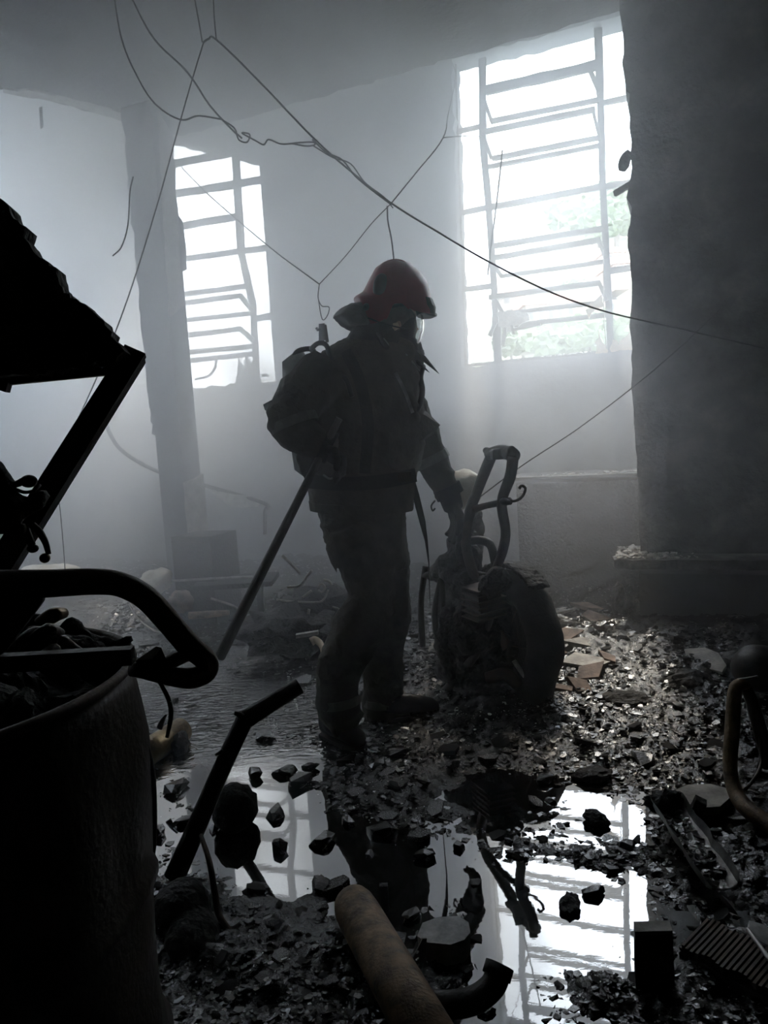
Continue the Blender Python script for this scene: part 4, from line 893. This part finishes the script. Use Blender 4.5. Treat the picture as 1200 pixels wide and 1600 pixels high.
# ================================================================== FOREGROUND, LEFT
dc = Vector((-.625, .885, 0)); DR = .287; DH = .885
def drum():
    seg = 72; prof_ = [(DR-.006, .0), (DR, .01), (DR, .28), (DR+.007, .29), (DR+.007, .305), (DR, .315), (DR, .57), (DR+.007, .58), (DR+.007, .595), (DR, .605), (DR, DH-.012)]
    hh = []; 
    for i in range(len(prof_)-1):
        (r0, h0), (r1, h1) = prof_[i], prof_[i+1]; n_ = max(1, int((h1-h0)/.03))
        for q in range(n_): hh.append((r0+(r1-r0)*q/n_, h0+(h1-h0)*q/n_))
    hh.append(prof_[-1]); V = []; F = []
    inner = [(r-.004, h) for r, h in reversed(hh) if h > .02]; allp = hh+inner
    for r, h in allp:
        for k in range(seg):
            a = 2*math.pi*k/seg; d = .016*noise.noise(Vector((math.cos(a)*2.2, math.sin(a)*2.2, h*3)))+.006*noise.noise(Vector((math.cos(a)*6, math.sin(a)*6, h*9)))
            d *= min(1, (DH-h)*8) if h > DH-.12 else 1
            V.append(dc+Vector((math.cos(a)*(r+d), math.sin(a)*(r+d), h)))
    for i in range(len(allp)-1):
        for k in range(seg): F.append([i*seg+k, i*seg+(k+1) % seg, (i+1)*seg+(k+1) % seg, (i+1)*seg+k])
    F.append([seg-1-k for k in range(seg)]); return V, F
dr = thing('steel_drum', 'open rusty steel drum full of scrap standing at the front left', 'drum', dc)
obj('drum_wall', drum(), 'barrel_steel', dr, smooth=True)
obj('drum_rim', torus(dc+EZ*(DH-.006), EZ, DR+.001, .0065, 1.0, 72, 10), 'burnt_steel', dr, smooth=True)
tb('hoop', dr, [(222, 1145, .95), (234, 1200, .96), (238, 1260, .97), (237, 1320, .98), (233, 1365, 1.0)], [5, 8, 8, 8, 5], 'black_steel')
def fill():
    V = []; F = []; n = 26
    for i in range(n+1):
        for k in range(48):
            a = 2*math.pi*k/48; r = (DR-.012)*i/n; x = math.cos(a)*r; y = math.sin(a)*r
            z = DH-.07+.10*math.exp(-((x+.03)**2+(y-.06)**2)/.016)+.05*(noise.fractal(Vector((x*14, y*14, 2)), 1., 2., 4)); V.append(dc+Vector((x, y, z)))
    for i in range(n):
        for k in range(48): F.append([i*48+k, i*48+(k+1) % 48, (i+1)*48+(k+1) % 48, (i+1)*48+k])
    return V, F
obj('ash_fill', fill(), 'char', None, label='black ash and cinders heaped inside the open drum', cat='ash', kind='stuff')
dcs = [([(62, 975, .9), (82, 962, .9), (100, 958, .92)], [11, 13, 9], 'brass', 'brass-coloured burnt tube poking highest out of the drum'),
       ([(22, 1012, .84), (50, 992, .84), (72, 985, .86)], [9, 12, 7], 'char_metal', 'shiny bent metal strip at the left of the drum scrap'),
       ([(48, 1000, .83), (75, 985, .83), (95, 990, .85)], [7, 12, 8], 'char_metal', 'dark curved metal piece in the middle of the drum scrap'),
       ([(90, 1015, .82), (98, 1000, .82), (108, 1006, .83), (130, 1018, .84)], [3, 8, 7, 3], 'char_metal', 'pale folded metal leaf at the front of the drum scrap'),
       ([(66, 1022, .80), (85, 1014, .80), (92, 1030, .80)], [6, 9, 6], 'ash_board', 'pale stone-like piece just above the flat bar'),
       ([(30, 975, .95), (55, 968, .95), (80, 975, .95)], [8, 10, 8], 'black_steel', 'dark tube behind the shiny scrap in the drum')]
for pts, r, m_, lb in dcs:
    o = tb('scrap_piece', None, pts, r, m_, lab=lb); o['category'] = 'scrap'; o['group'] = 'scrap inside the drum'
o = obj('charred_lump', remesh(join(limb([(100, 985, .97, 22), (140, 998, .97, 20), (175, 1010, .97, 15), (198, 1000, .97, 8)]), limb([(90, 1010, .92, 24), (160, 1020, .92, 18)])), .008, 1, disp=lambda v, n_: .012*noise.fractal(v*30, 1., 2., 4)), 'char', None, label='crumbling black charred lump along the right of the drum scrap', cat='charred lump', smooth=True)
# chair remains lying across the drum
ch = thing('chair_frame', 'charred chair frame thrown over the drum, bent tube loop below and burnt seat above', 'chair', P(100, 1000, .8))
loop = [(-60, 916, .74), (0, 914, .76), (70, 912, .78), (150, 909, .80), (190, 914, .81), (228, 934, .82), (262, 970, .83), (295, 1008, .84), (322, 1032, .85), (322, 1050, .85), (298, 1060, .845), (262, 1056, .84), (225, 1048, .83), (205, 1046, .82)]
tb('tube_loop', ch, loop, [24, 22, 21, 20, 19, 19, 19, 19, 18, 17, 17, 15, 13, 11], 'burnt_steel', seg=16, lab='bent steel tube loop')
obj('cross_rail', bar(P(-30, 1038, .78), P(208, 1024, .79), .016, .018), 'black_steel', ch)
obj('cut_tube', pipe(spline(pt([(250, 1042, .84), (276, 1030, .85), (303, 1017, .87)])), .0085, .0015, 16), 'burnt_steel', ch, smooth=True)
obj('bracket', hull(pt([(212, 1032, .8), (238, 1030, .8), (262, 1036, .81), (255, 1052, .81), (215, 1050, .8), (240, 1034, .84), (244, 1010, .82), (252, 1012, .82), (254, 1034, .82)])), 'burnt_steel', ch)
tb('wire_end', ch, [(240, 1052, .83), (252, 1070, .83), (264, 1095, .83), (267, 1120, .83), (261, 1152, .83)], [2.5, 3.5, 4, 4, 3], 'char', seg=8)
ang = [P(207, 556, .95), P(-25, 925, .80)]
obj('angle_iron', bar(ang[0]+(ang[0]-ang[1]).normalized()*.008, ang[1], .028, .010, Vector((0, -1, 0)), 0, 1), 'black_steel', ch)
obj('angle_flange', bar(ang[0]+Vector((.008, .012, 0)), ang[1]+Vector((.008, .012, 0)), .008, .026, Vector((0, -1, 0))), 'black_steel', ch)
sp = [(-30, 345), (0, 337), (20, 327), (32, 338), (36, 352), (46, 360), (58, 390), (66, 402), (70, 408), (85, 418), (92, 428), (104, 440), (108, 456), (124, 470), (134, 478), (148, 486), (162, 500), (176, 512), (188, 528), (192, 540), (206, 556), (186, 576), (120, 584), (118, 588), (110, 585), (60, 590), (15, 594), (-30, 598)]
o0 = P(80, 480, .93); XX = Vector((1, .08, 0)).normalized(); YYv = Vector((0, .05, 1)).normalized(); nn = XX.cross(YYv)
def onpl(px, py, o_, X_, Y_, n_):
    d = ray(px, py); q = CAM+d*((o_-CAM).dot(n_)/d.dot(n_)); e = q-o_; return (e.dot(X_), e.dot(Y_))
obj('burnt_seat', plate(o0, XX, YYv, jag([onpl(x, y, o0, XX, YYv, nn) for x, y in sp], .0045, .0022), -.035), 'char', ch)
obj('seat_rail', bar(P(-30, 598, .925), P(186, 577, .925), .012, .012), 'black_steel', ch)
obj('rail_stub', bar(P(-10, 598, .92), P(14, 606, .92), .012, .012), 'black_steel', ch)
o1 = P(20, 970, .78)
obj('side_plate', plate(o1, EX, EZ, jag([onpl(x, y, o1, EX, EZ, EX.cross(EZ)) for x, y in [(-30, 925), (68, 928), (66, 940), (40, 975), (10, 1015), (-30, 1050)]], .02, .001), .006), 'black_steel', ch)
# levers and grip at the far left
hb = thing('handlebar', 'burnt handlebar end with ball-tipped levers sticking in from the left edge', 'handlebar', P(10, 820, .75))
obj('switch_block', remesh(join(limb([(-20, 720, .75, 14), (0, 745, .75, 16), (8, 780, .75, 24), (20, 800, .75, 22), (5, 820, .75, 16)]), limb([(10, 800, .75, 20), (50, 790, .76, 14), (70, 770, .77, 10)])), .0045, 2, disp=folds(.002, 60, 60, 2)), 'char', hb, smooth=True)
tb('knob_arm', hb, [(5, 750, .75), (22, 757, .75), (36, 752, .75)], [5, 5, 6], 'char'); obj('knob', ball(45, 752, .75, 13, 10, .008), 'char', hb, smooth=True)
tb('cable', hb, [(25, 765, .75), (38, 769, .75), (52, 767, .75), (62, 758, .76)], 3, 'wire', seg=6)
tb('grip', hb, [(-30, 826, .74), (0, 826, .74), (38, 826, .74)], [10, 9, 8], 'rubber')
tb('lever', hb, [(50, 820, .75), (62, 832, .75), (71, 848, .75), (76, 866, .75)], [6, 6, 5, 4], 'burnt_steel'); obj('lever_ball', ball(70, 872, .75, 8, 8, .006), 'brass', hb, smooth=True, label='small brass-coloured ball end')
tb('lever', hb, [(40, 825, .76), (46, 842, .76), (50, 852, .76)], [6, 6, 6], 'black_steel'); obj('lever_ball', ball(51, 857, .76, 9, 7, .006), 'black_steel', hb, smooth=True)

# ================================================================== FOREGROUND FLOOR
bp_ = thing('bent_pipe', 'bent dark steel pipe rising from a round base in the left puddle', 'pipe', PZ(285, 1440, 0))
Yb = 1.80
bpo = tb('pipe', bp_, [(468, 1072, 1.98), (425, 1098, 1.95), (384, 1124, 1.92)], [13, 14, 15], 'black_steel', seg=16, n=2)
tb('pipe', bp_, [(386, 1118, 1.92), (370, 1150, 1.91), (340, 1215, 1.88), (308, 1290, 1.84), (272, 1372, Yb)], [15, 15, 15, 16, 17], 'black_steel', seg=16, n=2)
tb('weld_tab', bp_, [(384, 1122, 1.91), (366, 1114, 1.9)], [7, 3], 'black_steel')
tb('weld_tab', bp_, [(352, 1172, 1.89), (336, 1180, 1.88)], [5, 2], 'black_steel')
obj('round_base', remesh(join(ball(284, 1425, PZ(284, 1425, .05).y, 48, 50, .08), ball(300, 1462, PZ(300, 1462, .04).y, 44, 36, .08)), .007, 2, disp=lambda v, n_: .006*noise.fractal(v*16, 1., 2., 4)), 'char', bp_, smooth=True)
rd = tb('thin_rod', None, [(314, 1305, 1.80), (328, 1350, 1.72), (340, 1420, 1.66), (352, 1445, 1.62), (392, 1490, 1.58)], [4, 5, 6, 5, 3], 'burnt_steel', seg=8); rd['label'] = 'thin bent rod standing in front of the bent pipe'; rd['category'] = 'rod'
# big rusty pipe
a0, a1 = PZ(550, 1410, .075), PZ(708, 1690, .085); dv = (a1-a0).normalized(); R_ = .050
rp = thing('rusty_pipe', 'thick rusty pipe lying across the front of the floor, capped round at its far end', 'pipe', (a1.x, a1.y, 0))
pts = [a0-dv*.01]+[a0+dv*t_ for t_ in (.0, .02, .05, .2, .35)]+[a1]
obj('pipe', tube([a0-dv*.02, a0-dv*.012, a0, a0+dv*.02, a0+dv*.06, a0.lerp(a1, .5), a1], [.012, .032, .043, .048, R_, R_, R_], 36), 'rust', rp, smooth=True)
hpnt = a0+dv*.035+Vector((.012, -.02, .042)); obj('drill_hole', lathe(hpnt, Vector((.25, -.3, .9)), [(0, .0), (.006, .0), (.008, .004), (.0095, .003)], 12), 'char', rp)
# curved elbow with an open end
el = spline(pt([(x, y, PZ(x, y, z).y) for x, y, z in ((640, 1556, .05), (672, 1568, .05), (705, 1570, .05), (742, 1562, .055), (770, 1540, .065), (779, 1514, .085))]), 6)
elb = thing('elbow_pipe', 'curved black pipe elbow with an open end beside the rusty pipe', 'pipe', PZ(720, 1590, 0))
obj('pipe', pipe(el, .025, .004, 20), 'black_steel', elb, smooth=True); obj('end_collar', pipe([el[-1]-(el[-1]-el[-2]).normalized()*.015, el[-1]+(el[-1]-el[-2]).normalized()*.008], .029, .006, 20), 'black_steel', elb, smooth=True)
# concrete chunk, perforated bracket, stake
random.seed(3)
def prism(px_top, z_top, z_bot, m_, name, label, cat, shrink=.95):
    t_ = [PZ(x, y, z_top) for x, y in px_top]; c = sum(t_, Vector())/len(t_)
    bt = [c+(v-c)*shrink for v in t_]; bt = [Vector((v.x, v.y, z_bot)) for v in bt]
    return obj(name, hull(t_+bt), m_, None, label=label, cat=cat)
prism([(652, 1462), (660, 1442), (684, 1433), (716, 1431), (732, 1441), (735, 1456), (726, 1468), (704, 1476), (664, 1472)], .052, -.01, 'concrete', 'concrete_chunk', 'light grey concrete chunk sitting in the puddle right of the rusty pipe', 'concrete')
pb = PZ(652, 1500, .06); pX = Vector((.8, .1, .3)).normalized(); pY = Vector((.05, -.2, 1)).normalized()
obj('perforated_bracket', plate(pb, pX, pY, [(-.02, -.03), (.012, -.03), (.02, .0), (.022, .045), (.012, .05), (-.015, .0)], .003, [[(.0+.004*math.cos(a), -.015+k*.018+.004*math.sin(a)) for a in np.linspace(0, 5.5, 8)] for k in range(3)]), 'aluminium', label='small steel bracket with holes wedged beside the rusty pipe', cat='bracket')
obj('wooden_stake', bar(PZ(602, 1425, .02), PZ(602, 1425, .02)+Vector((0, .0, .07)), .02, .015), 'char', label='short dark stake standing behind the rusty pipe', cat='stake')
# square block
prism([(990, 1440), (1046, 1438), (1051, 1454), (992, 1456)], .13, -.01, 'ash_board', 'square_block', 'square charred block standing at the right edge of the bright puddle', 'block', 1.06).data.materials[0] = MATS['char']
prism([(990, 1440), (1046, 1438), (1051, 1454), (992, 1456)], .136, .128, 'ash_board', 'block_top', 'paler grey top face of the square block', 'tile', 1.)  # thin paler cap with the block's own outline
# finned grille
gr = PZ(1150, 1490, .05); gX = Vector((.80, .60, .12)).normalized(); gY = Vector((-.55, .82, -.05)).normalized(); gY = (gY-gX*gY.dot(gX)).normalized(); gZ = gX.cross(gY)
gt = thing('finned_grille', 'rusty finned grille lying tilted in the rubble at the lower right', 'grille', (gr.x, gr.y, 0))
for k in range(17): obj('fin', box(gr+gY*(-.088+k*.011), .105+.01*math.sin(k), .0062, .014, gX, gY, gZ), 'burnt_steel', gt)
for s__ in (-.045, .0, .045): obj('cross_bar', box(gr+gX*s__-gZ*.009, .007, .20, .008, gX, gY, gZ), 'black_steel', gt)
obj('backing_box', box(gr-gZ*.034+gY*-.002, .11, .20, .04, gX, gY, gZ), 'char', gt)
tb('metal_strip', None, [(1168, 1452, PZ(1168, 1452, .085).y), (1185, 1475, PZ(1185, 1475, .085).y), (1204, 1502, PZ(1204, 1502, .085).y)], 4, 'aluminium', seg=8).update_tag(); bpy.data.objects['metal_strip']['label'] = 'pale metal strip lying along the upper edge of the finned grille'; bpy.data.objects['metal_strip']['category'] = 'strip'
slab('pale_slab', 'pale broken slab at the right edge above the finned grille', 'slab', 1192, 1455, 46, 44, .03, 'concrete', .05, .3, (.2, .1), seed=31)
# metal trough
t0, t1 = PZ(1040, 1262, .06), PZ(1128, 1392, .025); td = (t1-t0).normalized(); ts = td.cross(EZ).normalized()
V = []; F = []; nseg = 10
for i in range(nseg+1):
    c = t0.lerp(t1, i/nseg); jj = random.uniform(.92, 1.08); wv = [(-.045, .030), (-.040, .005), (-.022, -.006), (.022, -.006), (.040, .005), (.045, .028)]
    for dz in (0, -.004):
        for a, b2 in wv: V.append(c+ts*a*jj+EZ*(b2*jj+dz+.012))
for i in range(nseg):
    for k in range(5):
        F.append([12*i+k, 12*i+k+1, 12*i+12+k+1, 12*i+12+k]); F.append([12*i+6+k+1, 12*i+6+k, 12*i+18+k, 12*i+18+k+1])
    F.append([12*i, 12*i+12, 12*i+18, 12*i+6]); F.append([12*i+5, 12*i+11, 12*i+23, 12*i+17])
trg = thing('metal_trough', 'open metal trough lying diagonally in the rubble at the right', 'trough', (t0.x, t0.y, 0))
obj('channel', (V, F), 'aluminium', trg)
obj('burnt_end', xform(lump(21, 3, .5, 3), TRS(t0+EZ*.02, (0, 0, .4), (.11, .08, .06))), 'char', trg, smooth=True)
scatter('trough_bits', 'cinders and flakes lying in the metal trough', 160, lambda: t0.lerp(t1, random.random())+ts*random.uniform(-.03, .03)+EZ*.014, 'wet_flake', (.008, .03), cat='debris')
prism([(1055, 1234), (1075, 1226), (1110, 1225), (1138, 1232), (1142, 1245), (1125, 1260), (1092, 1262), (1062, 1250)], .055, .03, 'concrete', 'flat_stone', 'flat grey round-edged slab lying behind the metal trough', 'slab').data.materials[0] = MATS['ash_board']
obj('leaning_block', bar(PZ(1078, 1285, .02), PZ(1096, 1250, .09), .035, .03, EZ, .1, 1), 'char', label='small dark block leaning on the flat grey slab', cat='block')
# bent tube frame at the right edge
tf = thing('tube_frame', 'bent tubular frame standing in the rubble at the right edge', 'tube frame', PZ(1160, 1275, 0))
tb('tube', tf, [(1168, 1072, 2.2), (1155, 1070, 2.18), (1148, 1082, 2.16), (1144, 1140, 2.12), (1141, 1200, 2.07), (1150, 1240, PZ(1150, 1240, .08).y), (1172, 1268, PZ(1172, 1268, .07).y), (1215, 1296, PZ(1215, 1296, .06).y)], [7, 10, 11, 12, 11, 12, 13, 13], 'rust', seg=12, lab='rust-brown front tube')
tb('tube', tf, [(1166, 1074, 2.20), (1176, 1100, 2.20), (1190, 1150, 2.19), (1204, 1200, 2.17)], [9, 10, 11, 11], 'black_steel', seg=12)
tb('brace', tf, [(1188, 1150, 2.18), (1190, 1190, 2.14), (1180, 1215, 2.08), (1164, 1234, 2.04)], 3, 'burnt_steel', seg=8)
lumpobj('round_casing', 'dark rounded casing sitting behind the bent tubular frame', 'casing', 1185, 1045, 2.75, 80, 76, .2, 'black_steel', 16, .08)
o = tb('short_rod', None, [(1152, 1062, 2.19), (1168, 1060, 2.19), (1184, 1057, 2.19)], 2, 'aluminium', seg=6); o['label'] = 'short pale rod on top of the bent tubular frame'; o['category'] = 'rod'
# brass fitting at the drum
bf = thing('brass_fitting', 'dull brass fitting lying in the puddle right of the drum', 'fitting', PZ(262, 1165, 0))
obj('body', tube([PZ(222, 1185, .03), PZ(240, 1170, .035), PZ(284, 1140, .045)], [.045, .052, .050], 20), 'brass', bf, smooth=True)
obj('dark_end', xform(lump(31, 3, .35, 3), TRS(PZ(282, 1165, .02), (0, 0, 0), (.06, .12, .10))), 'char', bf, smooth=True)
tb('handle', bf, [(249, 1138, 2.55), (254, 1126, 2.55), (260, 1117, 2.55)], [5, 4, 2], 'black_steel')

# named chunks in and round the left puddle and the middle
NR = [('large round charred lump standing in the left puddle beside the bent pipe', 369, 1262, 74, 78), ('angular black chunk right of the bent pipe\'s upper leg', 397, 1207, 34, 28), ('flat grey stone lying at the top of the left puddle', 444, 1207, 48, 20),
      ('wedge-shaped grey stone in the middle of the left puddle', 467, 1219, 54, 34), ('dark narrow bar-like chunk under the pipe\'s open end', 412, 1152, 48, 18), ('square black chunk standing alone low in the left puddle', 435, 1320, 32, 34),
      ('flat grey stone at the right end of the left puddle', 502, 1316, 54, 26), ('dark chunk right of the large round lump', 428, 1272, 50, 26), ('dark flat stone before the firefighter\'s near boot', 543, 1189, 50, 20),
      ('black stone between the left puddle and the boots', 482, 1198, 36, 24), ('small dark stone left of the large round lump', 332, 1296, 26, 18), ('brownish stone at the edge of the drum', 244, 1298, 40, 30),
      ('low dark stone in the far left of the puddle', 286, 1282, 36, 24), ('flat dark stones right of the brass fitting', 270, 1234, 58, 18), ('square dark lump standing in the middle rubble', 664, 1224, 32, 32),
      ('grey-topped block at the head of the blue puddle', 667, 1336, 46, 26), ('black spiky lump in the bright puddle', 894, 1414, 46, 30), ('black clod in the small bright pool', 934, 1277, 40, 34),
      ('dark pointed stone at the back edge of the bright puddle', 929, 1398, 48, 20), ('flat pale stone left of the metal trough', 985, 1328, 44, 18), ('small oval stone left of the firefighter\'s reflection', 543, 1282, 32, 18),
      ('flat charred piece above the firefighter\'s reflection', 596, 1300, 56, 22), ('dark flat stone behind the concrete chunk', 645, 1428, 46, 24), ('dark stone right of the blue puddle', 717, 1322, 32, 20),
      ('flat stone wedged before the firefighter\'s far boot', 628, 1178, 50, 18), ('low stone just below the boots', 590, 1196, 40, 16), ('grey flat piece left of the big rusty pipe', 500, 1388, 50, 20),
      ('long dark lump in the middle of the right rubble', 930, 1212, 60, 30), ('mid-sized lump left of the long dark one', 855, 1216, 40, 26), ('dark clod near the flat grey slab', 1015, 1190, 60, 34), ('rounded clod below the forked tile', 985, 1100, 70, 40),
      ('dark clod left of the tubular frame', 1085, 1075, 80, 40), ('small black stone low in the bright puddle', 702, 1585, 30, 18), ('oblong chip floating low in the bright puddle', 760, 1584, 40, 14)]
for k, (lb, px, py, w_, h_) in enumerate(NR):
    if k == 0:
        q = PZ(px, py+28, 0); obj('rubble_chunk', xform(lump(41, 3, .22, 2.5), TRS((q.x, q.y, .055), (0, 0, 1), (.135, .13, .15))), 'char', None, label=lb, cat='rubble', smooth=True); continue
    rock('rubble_chunk', lb, 'rubble', px, py, w_, h_, 'char' if k in (0, 16, 17, 27, 30, 31) else 'wet_flake', None, k+1, .5 if h_ < .55*w_ else .85)
random.seed(99)
protos = []
for k in range(14): protos.append(None)
cnt = 0; tries = 0; sh = []
for k in range(7):
    g_ = chunk(13, .55) if k % 2 else slabchunk(6, .22); me_ = bpy.data.meshes.new('chunk_shape'); me_.from_pydata([tuple(v) for v in g_[0]], [], g_[1]); me_.update(); me_.materials.append(MATS['wet_flake' if k % 3 else 'char']); sh.append(me_)
LOOSE = []
while cnt < 230 and tries < 5000:
    tries += 1; px, py = random.uniform(230, 1195), 960+620*random.random(); q = PZ(px, py, 0)
    if q.y > 4.6: continue
    h_ = hat(q.x, q.y)
    if h_ < -.006 and random.random() < .93: continue
    if (q-Vector((a0.x, a0.y, 0))).length < .05: continue
    s_ = random.choice([14, 16, 18, 22, 26, 34])*q.y/FPX*random.uniform(.8, 1.3)
    o = bpy.data.objects.new('charred_bit', random.choice(sh)); COL.objects.link(o); o['category'] = 'rubble'; o['group'] = 'loose charred chunks strewn over the floor'; LOOSE.append((o, q.x, q.y, 'angular' if sh.index(o.data) % 2 else 'flat', s_))
    o.location = (q.x, q.y, max(h_, 0)+s_*.06); o.scale = (s_*1.4, s_, s_*random.uniform(.6, 1.1)); o.rotation_euler = (random.gauss(0, .2), random.gauss(0, .2), random.uniform(0, 6.28)); cnt += 1

LMK = [('rusty pipe', 610, 1500), ('concrete chunk', 692, 1455), ('square block', 1020, 1480), ('metal trough', 1080, 1320), ('tubular frame', 1150, 1200), ('near boot', 540, 1160), ('far boot', 660, 1145), ('motorcycle tyre', 830, 1110),
       ('tan tile', 912, 1040), ('plinth corner', 985, 960), ('round pipe base', 290, 1440), ('flat grey slab', 1100, 1245), ('finned grille', 1150, 1500), ('elbow pipe', 720, 1570), ('scrap heap', 450, 1000), ('left puddle', 420, 1300), ('bright puddle', 850, 1420), ('small bright pool', 930, 1270)]
lk = [(n_, PZ(x, y, 0)) for n_, x, y in LMK]; by = {}
for o, x, y, shp, s_ in LOOSE:
    d, n_, q = min(((x-q.x)**2+(y-q.y)**2, n_, (x-q.x, y-q.y)) for n_, q in lk); by.setdefault((n_, shp, 'right' if q[0] > 0 else 'left', 'behind' if q[1] > 0 else 'before'), []).append((d, o))
ORD = ['', 'second ', 'third ', 'fourth ', 'fifth ', 'sixth ', 'seventh ', 'eighth ', 'ninth ', 'tenth ', 'eleventh ', 'twelfth ', 'thirteenth ', 'fourteenth ', 'fifteenth ', 'sixteenth ']
for (n_, shp, sd_, fb), L_ in by.items():
    for i, (d, o) in enumerate(sorted(L_, key=lambda t_: t_[0])): o['label'] = f'{ORD[min(i, 15)]}nearest {shp} charred chunk {fb} and {sd_} of the {n_}'

# ================================================================== WIRES HANGING FROM THE SLAB
def wire(label, pts, r=1.5, Y=3.4, m_='wire', n=6):
    o = tb('hanging_wire', None, pts, r*.82, m_, Y, seg=6, n=n); o['label'] = label; o['category'] = 'wire'; o['group'] = 'loose wires strung across the room'; return o
wire('leftmost hanging wire curving down from the slab to above the left window', [(178, -8, 3.5), (190, 60), (212, 115), (242, 162), (282, 187), (310, 181), (345, 186)], 1.5)
wire('second wire dropping from the slab into the twisted bundle above the left window', [(203, -8, 3.55), (240, 60), (292, 112), (328, 165), (360, 200), (378, 216)], 1.6)
wire('coiled twisted wire running right from above the left window', [(345, 186), (366, 200), (373, 218), (386, 222), (390, 210), (378, 208), (398, 219), (412, 226), (420, 218), (440, 225), (466, 223), (488, 222), (492, 226), (478, 228), (455, 224)], 1.4, n=8)
wire('bunched wire hanging below the long diagonal wire', [(488, 218), (510, 238), (535, 250), (555, 275), (585, 300), (612, 320)], 1.5)
wire('second bunched strand twisting round the long diagonal wire', [(490, 228), (520, 246), (548, 256), (570, 285), (600, 308), (614, 325)], 1.2)
wire('long thick diagonal wire running from the slab hooks down to the pier', [(318, 66, 3.45), (326, 61, 3.45), (338, 62, 3.45), (400, 122), (488, 214), (545, 265), (612, 318), (690, 366), (760, 407), (850, 452), (930, 482), (1000, 500, 3.7), (1090, 520, 3.8), (1200, 546, 3.85)], 1.7)
wire('thin straight wire slanting from the slab hooks down past the burnt seat', [(318, 66, 3.45), (300, 125), (280, 195), (245, 322), (200, 465), (152, 588), (100, 700), (72, 750), (60, 775)], 1.2)
wire('short hook wire left of the pair on the slab', [(303, -10, 3.5), (310, 30), (316, 66)], 1.2)
wire('short hook wire right of the pair on the slab', [(333, -10, 3.5), (335, 30), (338, 62)], 1.2)
wire('thin wire from the knot up to the left jamb of the right window', [(611, 318), (650, 270), (692, 216), (700, 180, 4.5), (712, 120, 5.5), (706, 96, 5.6)], 1.)
wire('thin wire from the knot down to the hanging clamp', [(611, 318), (580, 350), (540, 400), (499, 444)], .9)
wire('thin wire from the top left of the left window to the hanging clamp', [(284, 262, 6.0), (330, 308, 5.2), (420, 385, 4.2), (499, 444)], .9)
wire('short crooked wire dropping from the knot to behind the helmet', [(605, 322), (606, 345), (611, 370), (614, 392), (616, 412)], 1.4)
wire('thin short wire reaching left from the right window', [(694, 215), (718, 213, 4.5), (752, 213, 5.4)], .9)
wire('taut wire rising to the right across the pier face', [(748, 778, 3.5), (815, 728, 3.6), (900, 672, 3.7), (985, 608, 3.8), (1060, 545, 3.85), (1128, 480, 3.9)], 1.1)
wire('kinked wire dangling from the slab left of the column', [(208, 276), (203, 300), (200, 350), (190, 385), (176, 400)], 1.2)
wire('looped thin wire above the hanging clamp', [(499, 444), (497, 465), (503, 478), (514, 480), (512, 492), (505, 500), (501, 490), (498, 470)], .9)
wire('dark kinked wire hanging inside the left of the right window', [(785, 235, 4.8), (778, 300, 4.8), (766, 395, 4.8), (770, 360, 4.8), (762, 430, 4.8)], 1.4)
wire('thin vertical wire beside the angle iron at the left', [(72, 752, 3.4), (88, 765, 3.5), (93, 790), (96, 820), (101, 880), (103, 930)], .9, 3.6)
wire('thin vertical wire hanging beside the last post of the right window', [(943, 390, 5.2), (943, 440, 5.2), (944, 500, 5.2), (948, 545, 5.2)], 1., m_='ash_board')
cl = thing('hanging_clamp', 'small metal clamp hanging from thin wires behind the firefighter\'s shoulder', 'clamp', P(502, 535, 3.4))
obj('jaw', hull(pt([(498, 506, 3.4), (507, 505, 3.4), (510, 530, 3.4), (498, 536, 3.4), (500, 508, 3.44), (507, 532, 3.44)])), 'window_steel', cl)
obj('screw', tube(pt([(494, 512, 3.39), (496, 516, 3.39), (500, 513, 3.39)]), .006, 8), 'window_steel', cl)
obj('second_jaw', hull(pt([(505, 508, 3.38), (510, 507, 3.38), (514, 534, 3.38), (509, 536, 3.38), (507, 510, 3.40), (512, 534, 3.40)])), 'window_steel', cl)
o = obj('plaster_shard', hull(pt([(61, 168, 4.6), (66, 166, 4.6), (68, 198, 4.6), (63, 202, 4.6), (63, 170, 4.63), (66, 200, 4.63)])), 'bare_plaster', label='thin pale shard hanging from the ceiling at the upper left', cat='plaster')
